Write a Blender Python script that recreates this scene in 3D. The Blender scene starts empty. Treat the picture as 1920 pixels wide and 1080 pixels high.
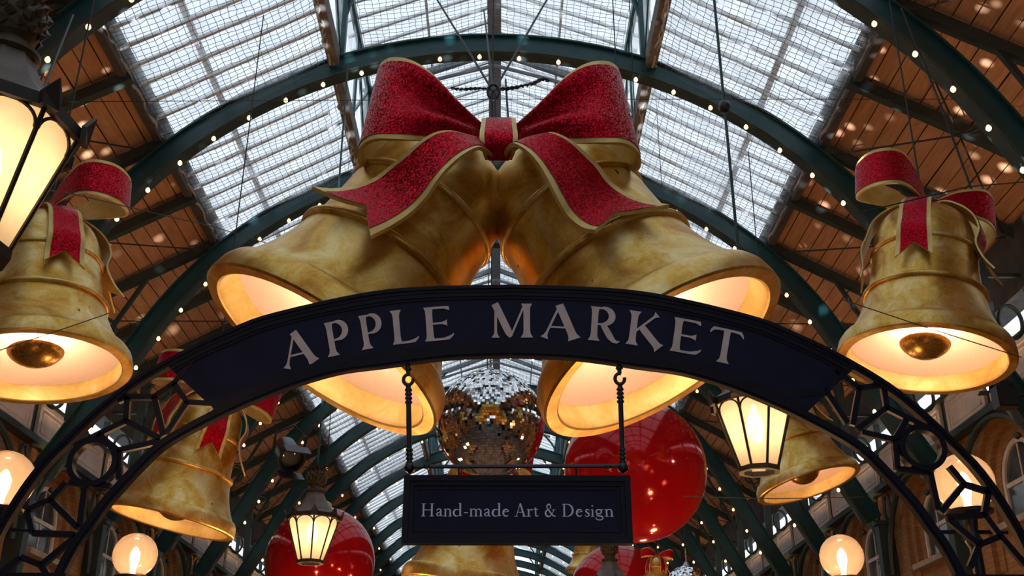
import bpy, math, random
from mathutils import Vector, Matrix
random.seed(7)
pi = math.pi
scene = bpy.context.scene
COL = scene.collection

# ------------------------------------------------------------------ camera, sky, exposure
FPX = 2000.0                      # focal length in pixels of a 1920 wide frame
PITCH, YAW = math.radians(24), math.radians(-0.65)
CAM = Vector((0.15, 0.0, 1.65))
cam = bpy.data.cameras.new('camera'); camo = bpy.data.objects.new('camera', cam); COL.objects.link(camo)
cam.sensor_width = 36.0; cam.lens = 36.0 * FPX / 1920.0; cam.clip_end = 500
camo.location = CAM; camo.rotation_euler = (pi / 2 + PITCH, 0, YAW)
scene.camera = camo
world = bpy.data.worlds.new('overcast_sky'); scene.world = world; world.use_nodes = True
bg = world.node_tree.nodes['Background']
bg.inputs['Color'].default_value = (0.84, 0.92, 1.0, 1); bg.inputs['Strength'].default_value = 1.25
vs = scene.view_settings
vs.view_transform = 'Standard'; vs.look = 'None'; vs.exposure = 0.0; vs.gamma = 1.0; vs.use_curve_mapping = False
scene.cycles.max_bounces = 5; scene.cycles.diffuse_bounces = 3; scene.cycles.transparent_max_bounces = 12
scene.cycles.sample_clamp_indirect = 6.0; scene.cycles.adaptive_threshold = 0.03

_r = Vector((math.cos(YAW), math.sin(YAW), 0)); _h = Vector((-math.sin(YAW), math.cos(YAW), 0))
_f = _h * math.cos(PITCH) + Vector((0, 0, math.sin(PITCH))); _u = -_h * math.sin(PITCH) + Vector((0, 0, math.cos(PITCH)))
def P(u, v, y):
    """point of the place that lies at hall depth y, measured off the photograph"""
    d = _r * ((u - 960) / FPX) + _u * ((540 - v) / FPX) + _f
    return CAM + d * (y / d.y)
def PD(u, v, dep):
    d = _r * ((u - 960) / FPX) + _u * ((540 - v) / FPX) + _f
    return CAM + d * dep

# ------------------------------------------------------------------ materials
M = {}
def newmat(name):
    m = bpy.data.materials.new(name); m.use_nodes = True; nt = m.node_tree
    for n in list(nt.nodes): nt.nodes.remove(n)
    out = nt.nodes.new('ShaderNodeOutputMaterial'); M[name] = m
    return nt, out
def N(nt, t, **kw):
    n = nt.nodes.new(t)
    for k, v in kw.items():
        if k in n.inputs: n.inputs[k].default_value = v
        else: setattr(n, k, v)
    return n
def rgb(c): return (c[0], c[1], c[2], 1.0)
def ramp(nt, fac, stops):
    r = nt.nodes.new('ShaderNodeValToRGB'); e = r.color_ramp.elements
    while len(e) < len(stops): e.new(0.5)
    for i, (p, c) in enumerate(stops): e[i].position = p; e[i].color = rgb(c)
    nt.links.new(fac, r.inputs['Fac']); return r.outputs['Color']
def coords(nt, rnd=True):
    tc = nt.nodes.new('ShaderNodeTexCoord')
    if not rnd: return tc.outputs['Object']
    oi = nt.nodes.new('ShaderNodeObjectInfo'); ml = N(nt, 'ShaderNodeMath', operation='MULTIPLY'); ml.inputs[1].default_value = 37.0
    nt.links.new(oi.outputs['Random'], ml.inputs[0])
    ad = N(nt, 'ShaderNodeVectorMath', operation='ADD'); nt.links.new(tc.outputs['Object'], ad.inputs[0]); nt.links.new(ml.outputs[0], ad.inputs[1])
    return ad.outputs[0]
def noise(nt, vec, scale, detail=4, rough=0.55, dist=0.0):
    n = N(nt, 'ShaderNodeTexNoise', Scale=scale, Detail=detail, Roughness=rough, Distortion=dist)
    nt.links.new(vec, n.inputs['Vector']); return n.outputs['Fac']
def bsdf(nt, out, **kw):
    b = nt.nodes.new('ShaderNodeBsdfPrincipled')
    for k, v in kw.items(): b.inputs[k].default_value = v
    nt.links.new(b.outputs[0], out.inputs['Surface']); return b
def bump(nt, b, h, strength, dist=0.01):
    bp = N(nt, 'ShaderNodeBump', Strength=strength, Distance=dist)
    nt.links.new(h, bp.inputs['Height']); nt.links.new(bp.outputs[0], b.inputs['Normal'])
def simple(name, c, rough=0.5, metal=0.0, var=0.25, scale=6.0, bmp=0.0, spec=0.5):
    nt, out = newmat(name); v = coords(nt); f = noise(nt, v, scale, 5)
    b = bsdf(nt, out, Roughness=rough, Metallic=metal); b.inputs['Specular IOR Level'].default_value = spec
    lo = [x * (1 - var) for x in c]; hi = [min(1, x * (1 + var)) for x in c]
    nt.links.new(ramp(nt, f, [(0.3, lo), (0.7, hi)]), b.inputs['Base Color'])
    if bmp: bump(nt, b, f, bmp)
    return m_last(name)
def m_last(n): return M[n]
def emit(name, c, s):
    nt, out = newmat(name); e = N(nt, 'ShaderNodeEmission', Color=rgb(c), Strength=s)
    nt.links.new(e.outputs[0], out.inputs['Surface'])

def gold_mat(name, dark, mid, pale, metal, rough, chips=True):
    nt, out = newmat(name); v = coords(nt)
    f = noise(nt, v, 2.4, 7, 0.6, 0.8); g = noise(nt, v, 15.0, 6, 0.7, 1.5); k = noise(nt, v, 9.0, 3, 0.5, 0.0)
    mx = N(nt, 'ShaderNodeMath', operation='MULTIPLY_ADD'); mx.inputs[1].default_value = 0.30; nt.links.new(g, mx.inputs[0]); nt.links.new(f, mx.inputs[2])
    c = ramp(nt, mx.outputs[0], [(0.46, dark), (0.62, mid), (0.80, pale)])
    # small worn chips
    ch = ramp(nt, k, [(0.245, (0, 0, 0)), (0.27, (1, 1, 1))] if chips else [(0.0, (1, 1, 1)), (1.0, (1, 1, 1))])
    mm = N(nt, 'ShaderNodeMix', data_type='RGBA', blend_type='MIX'); nt.links.new(ch, mm.inputs['Factor']); mm.inputs['A'].default_value = rgb((0.10, 0.055, 0.02)); nt.links.new(c, mm.inputs['B'])
    b = bsdf(nt, out, Metallic=metal); nt.links.new(mm.outputs['Result'], b.inputs['Base Color'])
    rr = N(nt, 'ShaderNodeMapRange'); rr.inputs['To Min'].default_value = rough - 0.10; rr.inputs['To Max'].default_value = rough + 0.16
    nt.links.new(g, rr.inputs['Value']); nt.links.new(rr.outputs[0], b.inputs['Roughness'])
    bump(nt, b, g, 0.10, 0.01)
gold_mat('gold_leaf', (0.46, 0.21, 0.03), (0.68, 0.40, 0.08), (0.84, 0.66, 0.30), 0.86, 0.36)
gold_mat('gold_trim', (0.56, 0.37, 0.10), (0.70, 0.49, 0.16), (0.82, 0.64, 0.28), 0.45, 0.42, False)
gold_mat('gold_dark', (0.24, 0.12, 0.025), (0.36, 0.20, 0.05), (0.45, 0.28, 0.08), 0.8, 0.25, False)
def glitter(name, c1, c2):
    nt, out = newmat(name); v = coords(nt)
    vo = N(nt, 'ShaderNodeTexVoronoi', Scale=120.0); nt.links.new(v, vo.inputs['Vector'])
    sp = N(nt, 'ShaderNodeSeparateColor'); nt.links.new(vo.outputs['Color'], sp.inputs[0])
    b = bsdf(nt, out, Roughness=0.36, Metallic=0.9)
    nt.links.new(ramp(nt, sp.outputs[0], [(0.1, c1), (0.9, c2)]), b.inputs['Base Color'])
    sb = N(nt, 'ShaderNodeVectorMath', operation='SUBTRACT'); nt.links.new(vo.outputs['Color'], sb.inputs[0]); sb.inputs[1].default_value = (0.5, 0.5, 0.5)
    sc_ = N(nt, 'ShaderNodeVectorMath', operation='SCALE'); nt.links.new(sb.outputs[0], sc_.inputs[0]); sc_.inputs['Scale'].default_value = 0.75
    ge = nt.nodes.new('ShaderNodeNewGeometry'); ad = N(nt, 'ShaderNodeVectorMath', operation='ADD'); nt.links.new(ge.outputs['Normal'], ad.inputs[0]); nt.links.new(sc_.outputs[0], ad.inputs[1])
    nm = N(nt, 'ShaderNodeVectorMath', operation='NORMALIZE'); nt.links.new(ad.outputs[0], nm.inputs[0]); nt.links.new(nm.outputs[0], b.inputs['Normal'])
glitter('red_glitter', (0.22, 0.0, 0.004), (0.72, 0.006, 0.03))
simple('bauble_red', (0.40, 0.002, 0.006), 0.10, 0.25, 0.12, 1.5)
simple('teal_paint', (0.007, 0.048, 0.054), 0.42, 0.0, 0.25, 3.0)
simple('dark_green_paint', (0.022, 0.038, 0.034), 0.5, 0.0, 0.3, 3.0)
simple('grey_steel', (0.16, 0.19, 0.21), 0.55, 0.0, 0.2, 4.0)
simple('bar_white', (0.62, 0.66, 0.70), 0.6, 0.0, 0.2, 4.0)
simple('net_cord', (0.10, 0.11, 0.12), 0.9, 0.0, 0.2, 9.0)
simple('net_rope', (0.34, 0.32, 0.29), 0.95, 0.0, 0.35, 40.0, 0.6)
simple('weathered_beam', (0.13, 0.115, 0.105), 0.8, 0.0, 0.35, 5.0)
simple('iron_black', (0.009, 0.009, 0.020), 0.33, 0.0, 0.2, 6.0)
simple('lantern_iron', (0.020, 0.014, 0.011), 0.5, 0.2, 0.3, 12.0)
simple('lantern_roof', (0.13, 0.105, 0.09), 0.55, 0.3, 0.3, 10.0)
simple('bronze', (0.07, 0.05, 0.028), 0.5, 0.4, 0.4, 20.0)
simple('sign_navy', (0.009, 0.010, 0.034), 0.5, 0.0, 0.35, 5.0, 0.0, 0.15)
simple('sign_navy_dark', (0.0055, 0.005, 0.015), 0.40, 0.0, 0.3, 7.0, 0.0, 0.2)
simple('letter_paint', (0.66, 0.53, 0.51), 0.7, 0.0, 0.10, 9.0)
simple('letter_paint_blue', (0.74, 0.79, 1.0), 0.7, 0.0, 0.06, 9.0)
simple('cable_black', (0.012, 0.012, 0.014), 0.6, 0.0, 0.1, 5.0)
simple('panel_white', (0.62, 0.54, 0.50), 0.6, 0.0, 0.12, 4.0)
simple('frame_white', (0.62, 0.55, 0.48), 0.5, 0.0, 0.12, 6.0)
simple('stone', (0.34, 0.27, 0.20), 0.8, 0.0, 0.25, 4.0, 0.2)
simple('bell_lining', (0.80, 0.56, 0.43), 0.75, 0.0, 0.05, 50.0)
simple('chain_steel', (0.35, 0.35, 0.37), 0.35, 0.9, 0.2, 20.0)
simple('wall_plate', (0.05, 0.042, 0.036), 0.8, 0.0, 0.4, 4.0)
emit('bulb_glow', (1.0, 0.60, 0.22), 5.0)
emit('lamp_glow', (1.0, 0.72, 0.40), 22.0)
emit('spot_lens', (0.86, 0.92, 1.0), 260.0)

# timber boards
nt, out = newmat('ceiling_board'); v = coords(nt)
mp = N(nt, 'ShaderNodeMapping'); mp.inputs['Scale'].default_value = (9.0, 0.7, 9.0); nt.links.new(v, mp.inputs[0])
f = noise(nt, mp.outputs[0], 2.2, 6, 0.6, 0.4)
b = bsdf(nt, out, Roughness=0.62); nt.links.new(ramp(nt, f, [(0.3, (0.36, 0.175, 0.085)), (0.7, (0.56, 0.29, 0.15))]), b.inputs['Base Color']); bump(nt, b, f, 0.12)
# brick
nt, out = newmat('brick'); tc = nt.nodes.new('ShaderNodeTexCoord')
sx = nt.nodes.new('ShaderNodeSeparateXYZ'); nt.links.new(tc.outputs['Object'], sx.inputs[0])
ax = N(nt, 'ShaderNodeMath', operation='ADD'); nt.links.new(sx.outputs[0], ax.inputs[0]); nt.links.new(sx.outputs[1], ax.inputs[1])
cx = nt.nodes.new('ShaderNodeCombineXYZ'); nt.links.new(ax.outputs[0], cx.inputs[0]); nt.links.new(sx.outputs[2], cx.inputs[1])
bt = nt.nodes.new('ShaderNodeTexBrick'); nt.links.new(cx.outputs[0], bt.inputs['Vector'])
for k, val in (('Color1', rgb((0.34, 0.165, 0.055))), ('Color2', rgb((0.25, 0.115, 0.04))), ('Mortar', rgb((0.19, 0.10, 0.045))), ('Scale', 1.0), ('Mortar Size', 0.006), ('Brick Width', 0.225), ('Row Height', 0.075)): bt.inputs[k].default_value = val
b = bsdf(nt, out, Roughness=0.8); nt.links.new(bt.outputs['Color'], b.inputs['Base Color']); bump(nt, b, bt.outputs['Fac'], -0.5, 0.01)
# dirty roof glass: see-through with pale grime that scatters the daylight
def sheet_glass(name, tint, scat, lo, hi, scale):
    nt, out = newmat(name); v = coords(nt)
    mp = N(nt, 'ShaderNodeMapping'); mp.inputs['Scale'].default_value = (1.0, 0.55, 1.0); nt.links.new(v, mp.inputs[0])
    f = noise(nt, mp.outputs[0], scale, 4, 0.62, 0.0)
    t = N(nt, 'ShaderNodeBsdfTransparent', Color=rgb(tint)); s = N(nt, 'ShaderNodeBsdfTranslucent', Color=rgb(scat))
    mr = N(nt, 'ShaderNodeMapRange'); mr.inputs['From Min'].default_value = 0.3; mr.inputs['From Max'].default_value = 0.72; mr.inputs['To Min'].default_value = lo; mr.inputs['To Max'].default_value = hi
    nt.links.new(f, mr.inputs['Value'])
    mx = nt.nodes.new('ShaderNodeMixShader'); nt.links.new(mr.outputs[0], mx.inputs[0]); nt.links.new(t.outputs[0], mx.inputs[1]); nt.links.new(s.outputs[0], mx.inputs[2])
    nt.links.new(mx.outputs[0], out.inputs['Surface'])
sheet_glass('roof_glass', (0.90, 0.92, 0.93), (0.70, 0.74, 0.77), 0.05, 0.75, 1.9)
def lamp_glass(name, tint, scat, fac):
    nt, out = newmat(name); v = coords(nt); f = noise(nt, v, 9.0, 5)
    t = N(nt, 'ShaderNodeBsdfTransparent', Color=rgb(tint)); s = N(nt, 'ShaderNodeBsdfTranslucent', Color=rgb(scat)); d = N(nt, 'ShaderNodeBsdfDiffuse', Color=rgb(scat))
    a = nt.nodes.new('ShaderNodeMixShader'); a.inputs[0].default_value = 0.35; nt.links.new(s.outputs[0], a.inputs[1]); nt.links.new(d.outputs[0], a.inputs[2])
    mr = N(nt, 'ShaderNodeMapRange'); mr.inputs['To Min'].default_value = fac * 0.8; mr.inputs['To Max'].default_value = fac * 1.2; nt.links.new(f, mr.inputs['Value'])
    mx = nt.nodes.new('ShaderNodeMixShader'); nt.links.new(mr.outputs[0], mx.inputs[0]); nt.links.new(t.outputs[0], mx.inputs[1]); nt.links.new(a.outputs[0], mx.inputs[2])
    g = N(nt, 'ShaderNodeBsdfGlossy', Roughness=0.08); fr = N(nt, 'ShaderNodeFresnel', IOR=1.35)
    m2 = nt.nodes.new('ShaderNodeMixShader'); nt.links.new(fr.outputs[0], m2.inputs[0]); nt.links.new(mx.outputs[0], m2.inputs[1]); nt.links.new(g.outputs[0], m2.inputs[2])
    nt.links.new(m2.outputs[0], out.inputs['Surface'])
lamp_glass('globe_glass', (0.86, 0.72, 0.62), (0.88, 0.62, 0.46), 0.42)
lamp_glass('lantern_glass', (0.95, 0.84, 0.68), (0.95, 0.80, 0.62), 0.92)
nt, out = newmat('window_glass'); v = coords(nt)
b = bsdf(nt, out, Roughness=0.08, Metallic=0.0); f = noise(nt, v, 2.0, 4); nt.links.new(ramp(nt, f, [(0.3, (0.03, 0.035, 0.035)), (0.7, (0.10, 0.115, 0.11))]), b.inputs['Base Color'])
# mirror tiles
nt, out = newmat('mirror_tile'); ge = nt.nodes.new('ShaderNodeNewGeometry')
b = bsdf(nt, out, Roughness=0.03, Metallic=1.0); nt.links.new(ramp(nt, ge.outputs['Random Per Island'], [(0.0, (0.50, 0.51, 0.53)), (1.0, (0.92, 0.93, 0.95))]), b.inputs['Base Color'])
# paving
nt, out = newmat('paving'); v = coords(nt, False); bt = nt.nodes.new('ShaderNodeTexBrick'); nt.links.new(v, bt.inputs['Vector'])
for k, val in (('Color1', rgb((0.15, 0.12, 0.10))), ('Color2', rgb((0.11, 0.09, 0.075))), ('Mortar', rgb((0.10, 0.09, 0.08))), ('Scale', 1.0), ('Mortar Size', 0.01), ('Brick Width', 0.9), ('Row Height', 0.6)): bt.inputs[k].default_value = val
b = bsdf(nt, out, Roughness=0.6); nt.links.new(bt.outputs['Color'], b.inputs['Base Color'])

# ------------------------------------------------------------------ mesh helpers
class MB:
    def __init__(s): s.v = []; s.f = []
    def add(s, vs, fs):
        o = len(s.v); s.v += [Vector(p) for p in vs]; s.f += [tuple(i + o for i in q) for q in fs]; return s
    def box(s, a, b):
        x0, y0, z0 = a; x1, y1, z1 = b
        return s.add([(x0,y0,z0),(x1,y0,z0),(x1,y1,z0),(x0,y1,z0),(x0,y0,z1),(x1,y0,z1),(x1,y1,z1),(x0,y1,z1)], [(0,3,2,1),(4,5,6,7),(0,1,5,4),(1,2,6,5),(2,3,7,6),(3,0,4,7)])
    def bar(s, p, q, w, d=None, up=(0, 0, 1)):
        """rectangular bar from p to q: w across, d along up"""
        p, q = Vector(p), Vector(q); t = (q - p).normalized(); a = t.cross(Vector(up))
        if a.length < 1e-4: a = t.cross(Vector((1, 0, 0)))
        a.normalize(); b_ = a.cross(t); d = w if d is None else d
        c = [a * (i * w / 2) + b_ * (j * d / 2) for i, j in ((-1,-1),(1,-1),(1,1),(-1,1))]
        return s.add([p + k for k in c] + [q + k for k in c], [(3,2,1,0),(4,5,6,7),(0,1,5,4),(1,2,6,5),(2,3,7,6),(3,0,4,7)])
    def tube(s, pts, r, n=8, closed=False):
        pts = [Vector(p) for p in pts]; m = len(pts); vs = []; fs = []; prev = None
        for i, p in enumerate(pts):
            t = (pts[(i + 1) % m] - pts[i - 1]) if closed else (pts[min(i + 1, m - 1)] - pts[max(i - 1, 0)])
            t.normalize()
            if prev is None: a = t.cross(Vector((0.31, 0.2, 1)) if abs(t.z) < 0.9 else Vector((1, 0.1, 0)))
            else: a = prev - t * prev.dot(t)
            a.normalize(); prev = a; b_ = t.cross(a); rr = r[i] if isinstance(r, (list, tuple)) else r
            vs += [p + (a * math.cos(2*pi*k/n) + b_ * math.sin(2*pi*k/n)) * rr for k in range(n)]
        for i in range(m if closed else m - 1):
            for k in range(n):
                j = (i + 1) % m; fs.append((i*n+k, i*n+(k+1)%n, j*n+(k+1)%n, j*n+k))
        if not closed: fs += [tuple(range(n))[::-1], tuple((m-1)*n+k for k in range(n))]
        return s.add(vs, fs)
    def lathe(s, prof, n=48, c=(0, 0, 0), flip=False):
        """prof: list of (r, z)"""
        c = Vector(c); vs = []; fs = []
        for r, z in prof: vs += [c + Vector((r*math.cos(2*pi*k/n), r*math.sin(2*pi*k/n), z)) for k in range(n)]
        for i in range(len(prof) - 1):
            for k in range(n):
                q = (i*n+k, i*n+(k+1)%n, (i+1)*n+(k+1)%n, (i+1)*n+k); fs.append(q[::-1] if flip else q)
        return s.add(vs, fs)
    def grid(s, pts, flip=False):
        m, n = len(pts), len(pts[0])
        return s.add([p for row in pts for p in row], [((i*n+j, i*n+j+1, (i+1)*n+j+1, (i+1)*n+j) if not flip else (i*n+j, (i+1)*n+j, (i+1)*n+j+1, i*n+j+1)) for i in range(m-1) for j in range(n-1)])
    def slab(s, pts, thick):
        """solid from a grid of points, thickened against its normals"""
        m, n = len(pts), len(pts[0]); bk = []
        for i in range(m):
            row = []
            for j in range(n):
                a = pts[min(i+1, m-1)][j] - pts[max(i-1, 0)][j]; b_ = pts[i][min(j+1, n-1)] - pts[i][max(j-1, 0)]
                k = a.cross(b_); k = k.normalized() if k.length > 1e-9 else Vector((0, 0, 0)); row.append(pts[i][j] + k * thick)
            bk.append(row)
        s.grid(pts, True); s.grid(bk, False)
        for e0, e1, fl in ((pts[0], bk[0], 0), (pts[-1], bk[-1], 1), ([r[0] for r in pts], [r[0] for r in bk], 1), ([r[-1] for r in pts], [r[-1] for r in bk], 0)): s.grid([e0, e1], bool(fl))
        return s
    def prism(s, poly, off):
        off = Vector(off); n = len(poly); poly = [Vector(p) for p in poly]
        return s.add(poly + [p + off for p in poly], [tuple(range(n))[::-1], tuple(range(n, 2*n))] + [(i, (i+1)%n, n+(i+1)%n, n+i) for i in range(n)])
    def mesh(s, name, mat, smooth=None, org=None):
        me = bpy.data.meshes.new(name); o = Vector(org) if org else Vector((0, 0, 0))
        me.from_pydata([tuple(p - o) for p in s.v], [], s.f); me.update()
        if mat: me.materials.append(M[mat])
        if smooth:
            me.polygons.foreach_set('use_smooth', [True] * len(me.polygons)); me.set_sharp_from_angle(angle=math.radians(smooth))
        return me
def link(name, data, parent=None, loc=None, **kw):
    o = bpy.data.objects.new(name, data); COL.objects.link(o)
    if parent: o.parent = parent
    if loc is not None: o.location = loc
    for k, v in kw.items(): o[k] = v
    return o
def empty(name, loc=(0, 0, 0), label=None, cat=None, group=None, kind=None):
    o = link(name, None, None, loc); tag(o, label, cat, group, kind); return o
def tag(o, label=None, cat=None, group=None, kind=None):
    if label: o['label'] = label
    if cat: o['category'] = cat
    if group: o['group'] = group
    if kind: o['kind'] = kind
    return o
def wpos(o):
    p = Vector((0, 0, 0))
    while o: p += o.location; o = o.parent
    return p
def part(name, mb, mat, parent, smooth=None, label=None):
    """mb is in world coordinates; the parents carry no rotation"""
    o = link(name, mb.mesh(name, mat, smooth, wpos(parent)), parent)
    if label: o['label'] = label
    return o
def single(name, mb, mat, org, label, cat, group=None, smooth=None, kind=None):
    o = link(name, mb.mesh(name, mat, smooth, org), None, org); return tag(o, label, cat, group, kind)
def copy_tree(o, parent=None):
    c = o.copy(); COL.objects.link(c); c.parent = parent
    for ch in list(o.children): copy_tree(ch, c)
    return c
def cr(pts, n):
    """Catmull-Rom through points, n samples, even in arc length"""
    pts = [Vector(p) for p in pts]; q = [pts[0]*2 - pts[1]] + pts + [pts[-1]*2 - pts[-2]]; d = []
    for i in range(1, len(q) - 2):
        for k in range(12):
            t = k / 12; a, b_, c, e = q[i-1], q[i], q[i+1], q[i+2]
            d.append(0.5 * ((2*b_) + (c-a)*t + (2*a-5*b_+4*c-e)*t*t + (3*b_-a-3*c+e)*t**3))
    d.append(pts[-1]); L = [0]
    for i in range(1, len(d)): L.append(L[-1] + (d[i]-d[i-1]).length)
    r = []; j = 0
    for k in range(n):
        s = L[-1] * k / (n - 1)
        while j < len(L) - 2 and L[j+1] < s: j += 1
        w = (s - L[j]) / max(1e-9, L[j+1] - L[j]); r.append(d[j].lerp(d[j+1], min(1, max(0, w))))
    return r
def point_light(name, loc, w, c, r=0.05, parent=None):
    l = bpy.data.lights.new(name, 'POINT'); l.energy = w; l.color = c; l.shadow_soft_size = r
    return link(name, l, parent, loc)
WARM = (1.0, 0.60, 0.28)
ORD = ['nearest', 'second', 'third', 'fourth', 'fifth', 'sixth', 'seventh', 'eighth', 'ninth', 'tenth', 'eleventh', 'twelfth', 'thirteenth', 'fourteenth', 'fifteenth', 'sixteenth', 'seventeenth', 'eighteenth', 'nineteenth', 'twentieth'] + ['%dth' % i for i in range(21, 31)]

# ------------------------------------------------------------------ the hall: measures
BAY = 3.5
KO = 2                                     # bays behind the viewer
RIBS = [0.4 + BAY * k for k in range(-1 - KO, 21)]
ZC, RO, RI = 5.35, 7.2, 6.87               # rib circle
XI, XB, XW = 2.55, 5.2, 8.0                # lantern side, skylight foot, wall
def roofz(x): return 13.55 - 0.56 * abs(x)
EZ, RZ = 13.95, 15.0                       # lantern eaves, ridge
Y0, Y1 = RIBS[0] - 0.6, RIBS[-1] + 0.6

fl = single('floor', MB().box((-9, Y0 - 6, -0.2), (9, Y1 + 2, 0)), 'paving', (0, 0, 0), 'grey stone paving of the market hall', 'floor', kind='structure')

# roof: one structure with bays as parts, panes, bars and boards as their pieces
ceiling = empty('ceiling', (0, 0, 9), 'pitched market hall roof of glass skylights and brown timber boards', 'ceiling', kind='structure')
NP = 8; PW = BAY / NP
def strip_mesh(nm, mat, x0, z0, x1, z1, w, t):
    """a flat piece w wide along the hall from (x0,z0) to (x1,z1), t thick"""
    d = Vector((x1-x0, 0, z1-z0)).normalized(); n = Vector((-d.z, 0, d.x)) * t
    return MB().prism([(x0, -w/2, z0), (x1, -w/2, z1), (x1, w/2, z1), (x0, w/2, z0)], n).mesh(nm, mat)
def flat_pane(nm, x0, z0, x1, z1, w):
    return MB().add([(x0, -w/2, z0), (x1, -w/2, z1), (x1, w/2, z1), (x0, w/2, z0)], [(0, 1, 2, 3)]).mesh(nm, 'roof_glass')
sl = {}
for s in (-1, 1):
    sl[s, 'pane'] = flat_pane('pane', s*XI, roofz(XI)+.0-9, s*XB, roofz(XB)+.0-9, PW - .012)
    sl[s, 'bar'] = strip_mesh('glazing_bar', 'bar_white', s*XI, roofz(XI)+.05-9, s*XB, roofz(XB)+.05-9, .05, .05)
    sl[s, 'lpane'] = flat_pane('pane', 0, RZ-.02-9, s*2.7, EZ-.02-9-.05, PW - .012)
    sl[s, 'lbar'] = strip_mesh('glazing_bar', 'bar_white', 0, RZ+.03-9, s*2.7, EZ+.03-9-.05, .05, .05)
    sl[s, 'rafter'] = strip_mesh('rafter', 'dark_green_paint', s*(XB-.05), roofz(XB)-.03-9, s*8.25, roofz(8.25)-.03-9, .13, -.17 * s)
    sl[s, 'cpane'] = MB().add([(s*2.5, -BAY/6+.04, 12.3-9), (s*2.5, BAY/6-.04, 12.3-9), (s*2.5, BAY/6-.04, EZ-9-.1), (s*2.5, -BAY/6+.04, EZ-9-.1)], [(0, 1, 2, 3)]).mesh('pane', 'roof_glass')
far_me = {}
for q, keys in (('pane', ('pane', 'lpane')), ('glazing_bar', ('bar', 'lbar'))):
    mb = MB()
    for i in range(NP):
        for sd in (-1, 1):
            for ky in keys:
                m_ = sl[sd, ky]; of = Vector((0, -BAY/2 + PW*(i + (.5 if q == 'pane' else 0)), 0))
                mb.add([v_.co + of for v_ in m_.vertices], [tuple(p_.vertices) for p_ in m_.polygons])
    far_me[q] = mb.mesh(q + '_field', 'roof_glass' if q == 'pane' else 'bar_white')
NB = 14
bmesh_ = {}
for s in (-1, 1):
    for j in range(NB):
        xa = XB + .02 + (8.25 - XB) * j / NB; xb = XB + .02 + (8.25 - XB) * (j + 1) / NB - .014
        dz = random.uniform(-.006, .006)
        bmesh_[s, j] = strip_mesh('board', 'ceiling_board', s*xa, roofz(xa)+.05-9+dz, s*xb, roofz(xb)+.05-9+dz, BAY - .01, .025*s)
purl = {}
bounds = [(y - BAY/2) for y in RIBS] + [RIBS[-1] + BAY/2]
for k in range(len(RIBS) - 1):
    yc = RIBS[k] + BAY / 2
    bay = link('skylight_bay', None, ceiling, (0, yc, 0))
    if RIBS[k] > 34:
        for q in ('pane', 'glazing_bar'): link(q + '_field', far_me[q], bay, kind='stuff')
    else:
        for i in range(NP):
            yy = -BAY/2 + PW * (i + .5)
            for s in (-1, 1):
                link('pane', sl[s, 'pane'], bay, (0, yy, 0)); link('pane', sl[s, 'lpane'], bay, (0, yy, 0))
                if i: link('glazing_bar', sl[s, 'bar'], bay, (0, yy - PW/2, 0))
                link('glazing_bar', sl[s, 'lbar'], bay, (0, yy - PW/2, 0))
        for i in range(3):
            for s in (-1, 1): link('pane', sl[s, 'cpane'], bay, (0, (i - 1) * BAY / 3, 0))
    bb = link('board_bay', None, ceiling, (0, yc, 0))
    if RIBS[k] < 34:
        for s in (-1, 1):
            for j in range(NB): link('board', bmesh_[s, j], bb, (0, 0, 0))
    else:
        for s in (-1, 1):
            key = ('far', s)
            if key not in bmesh_: bmesh_[key] = strip_mesh('board', 'ceiling_board', s*XB, roofz(XB)+.05-9, s*8.25, roofz(8.25)+.05-9, BAY, .025*s)
            link('board', bmesh_[key], bb, (0, 0, 0))
    for s in (-1, 1):
        link('rafter', sl[s, 'rafter'], bb, (0, 0, 0)); link('rafter', sl[s, 'rafter'], bb, (0, -BAY/2, 0))
# long members
L0, L1 = RIBS[0], RIBS[-1]
for s in (-1, 1):
    part('skylight_foot_beam', MB().bar((s*XB, L0, roofz(XB)-.04), (s*XB, L1, roofz(XB)-.04), .12, .24), 'wall_plate', ceiling)
    part('skylight_head_beam', MB().bar((s*(XI+.02), L0, roofz(XI)-.02), (s*(XI+.02), L1, roofz(XI)-.02), .17, .30), 'weathered_beam', ceiling)
    part('purlin', MB().bar((s*4.3, L0, roofz(4.3)+.13), (s*4.3, L1, roofz(4.3)+.13), .07, .10), 'bar_white', ceiling)
    part('lantern_eaves_beam', MB().bar((s*2.5, L0, EZ-.05), (s*2.5, L1, EZ-.05), .10, .16), 'teal_paint', ceiling)
    part('lantern_purlin', MB().bar((s*1.25, L0, EZ+.45), (s*1.25, L1, EZ+.45), .04, .06), 'bar_white', ceiling)
    part('wall_plate', MB().box((s*7.9, L0, 8.1), (s*8.3, L1, 9.1)), 'wall_plate', ceiling)
for s in (-1, 1): part('roof_deck', MB().prism([(s*5.1, L0, roofz(5.1)+.10), (s*8.5, L0, roofz(8.5)+.10), (s*8.5, L1, roofz(8.5)+.10), (s*5.1, L1, roofz(5.1)+.10)], (0, 0, .08)), 'wall_plate', ceiling)
part('ridge_beam', MB().box((-.13, L0, RZ-.24), (.13, L1, RZ-.02)), 'grey_steel', ceiling)

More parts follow.
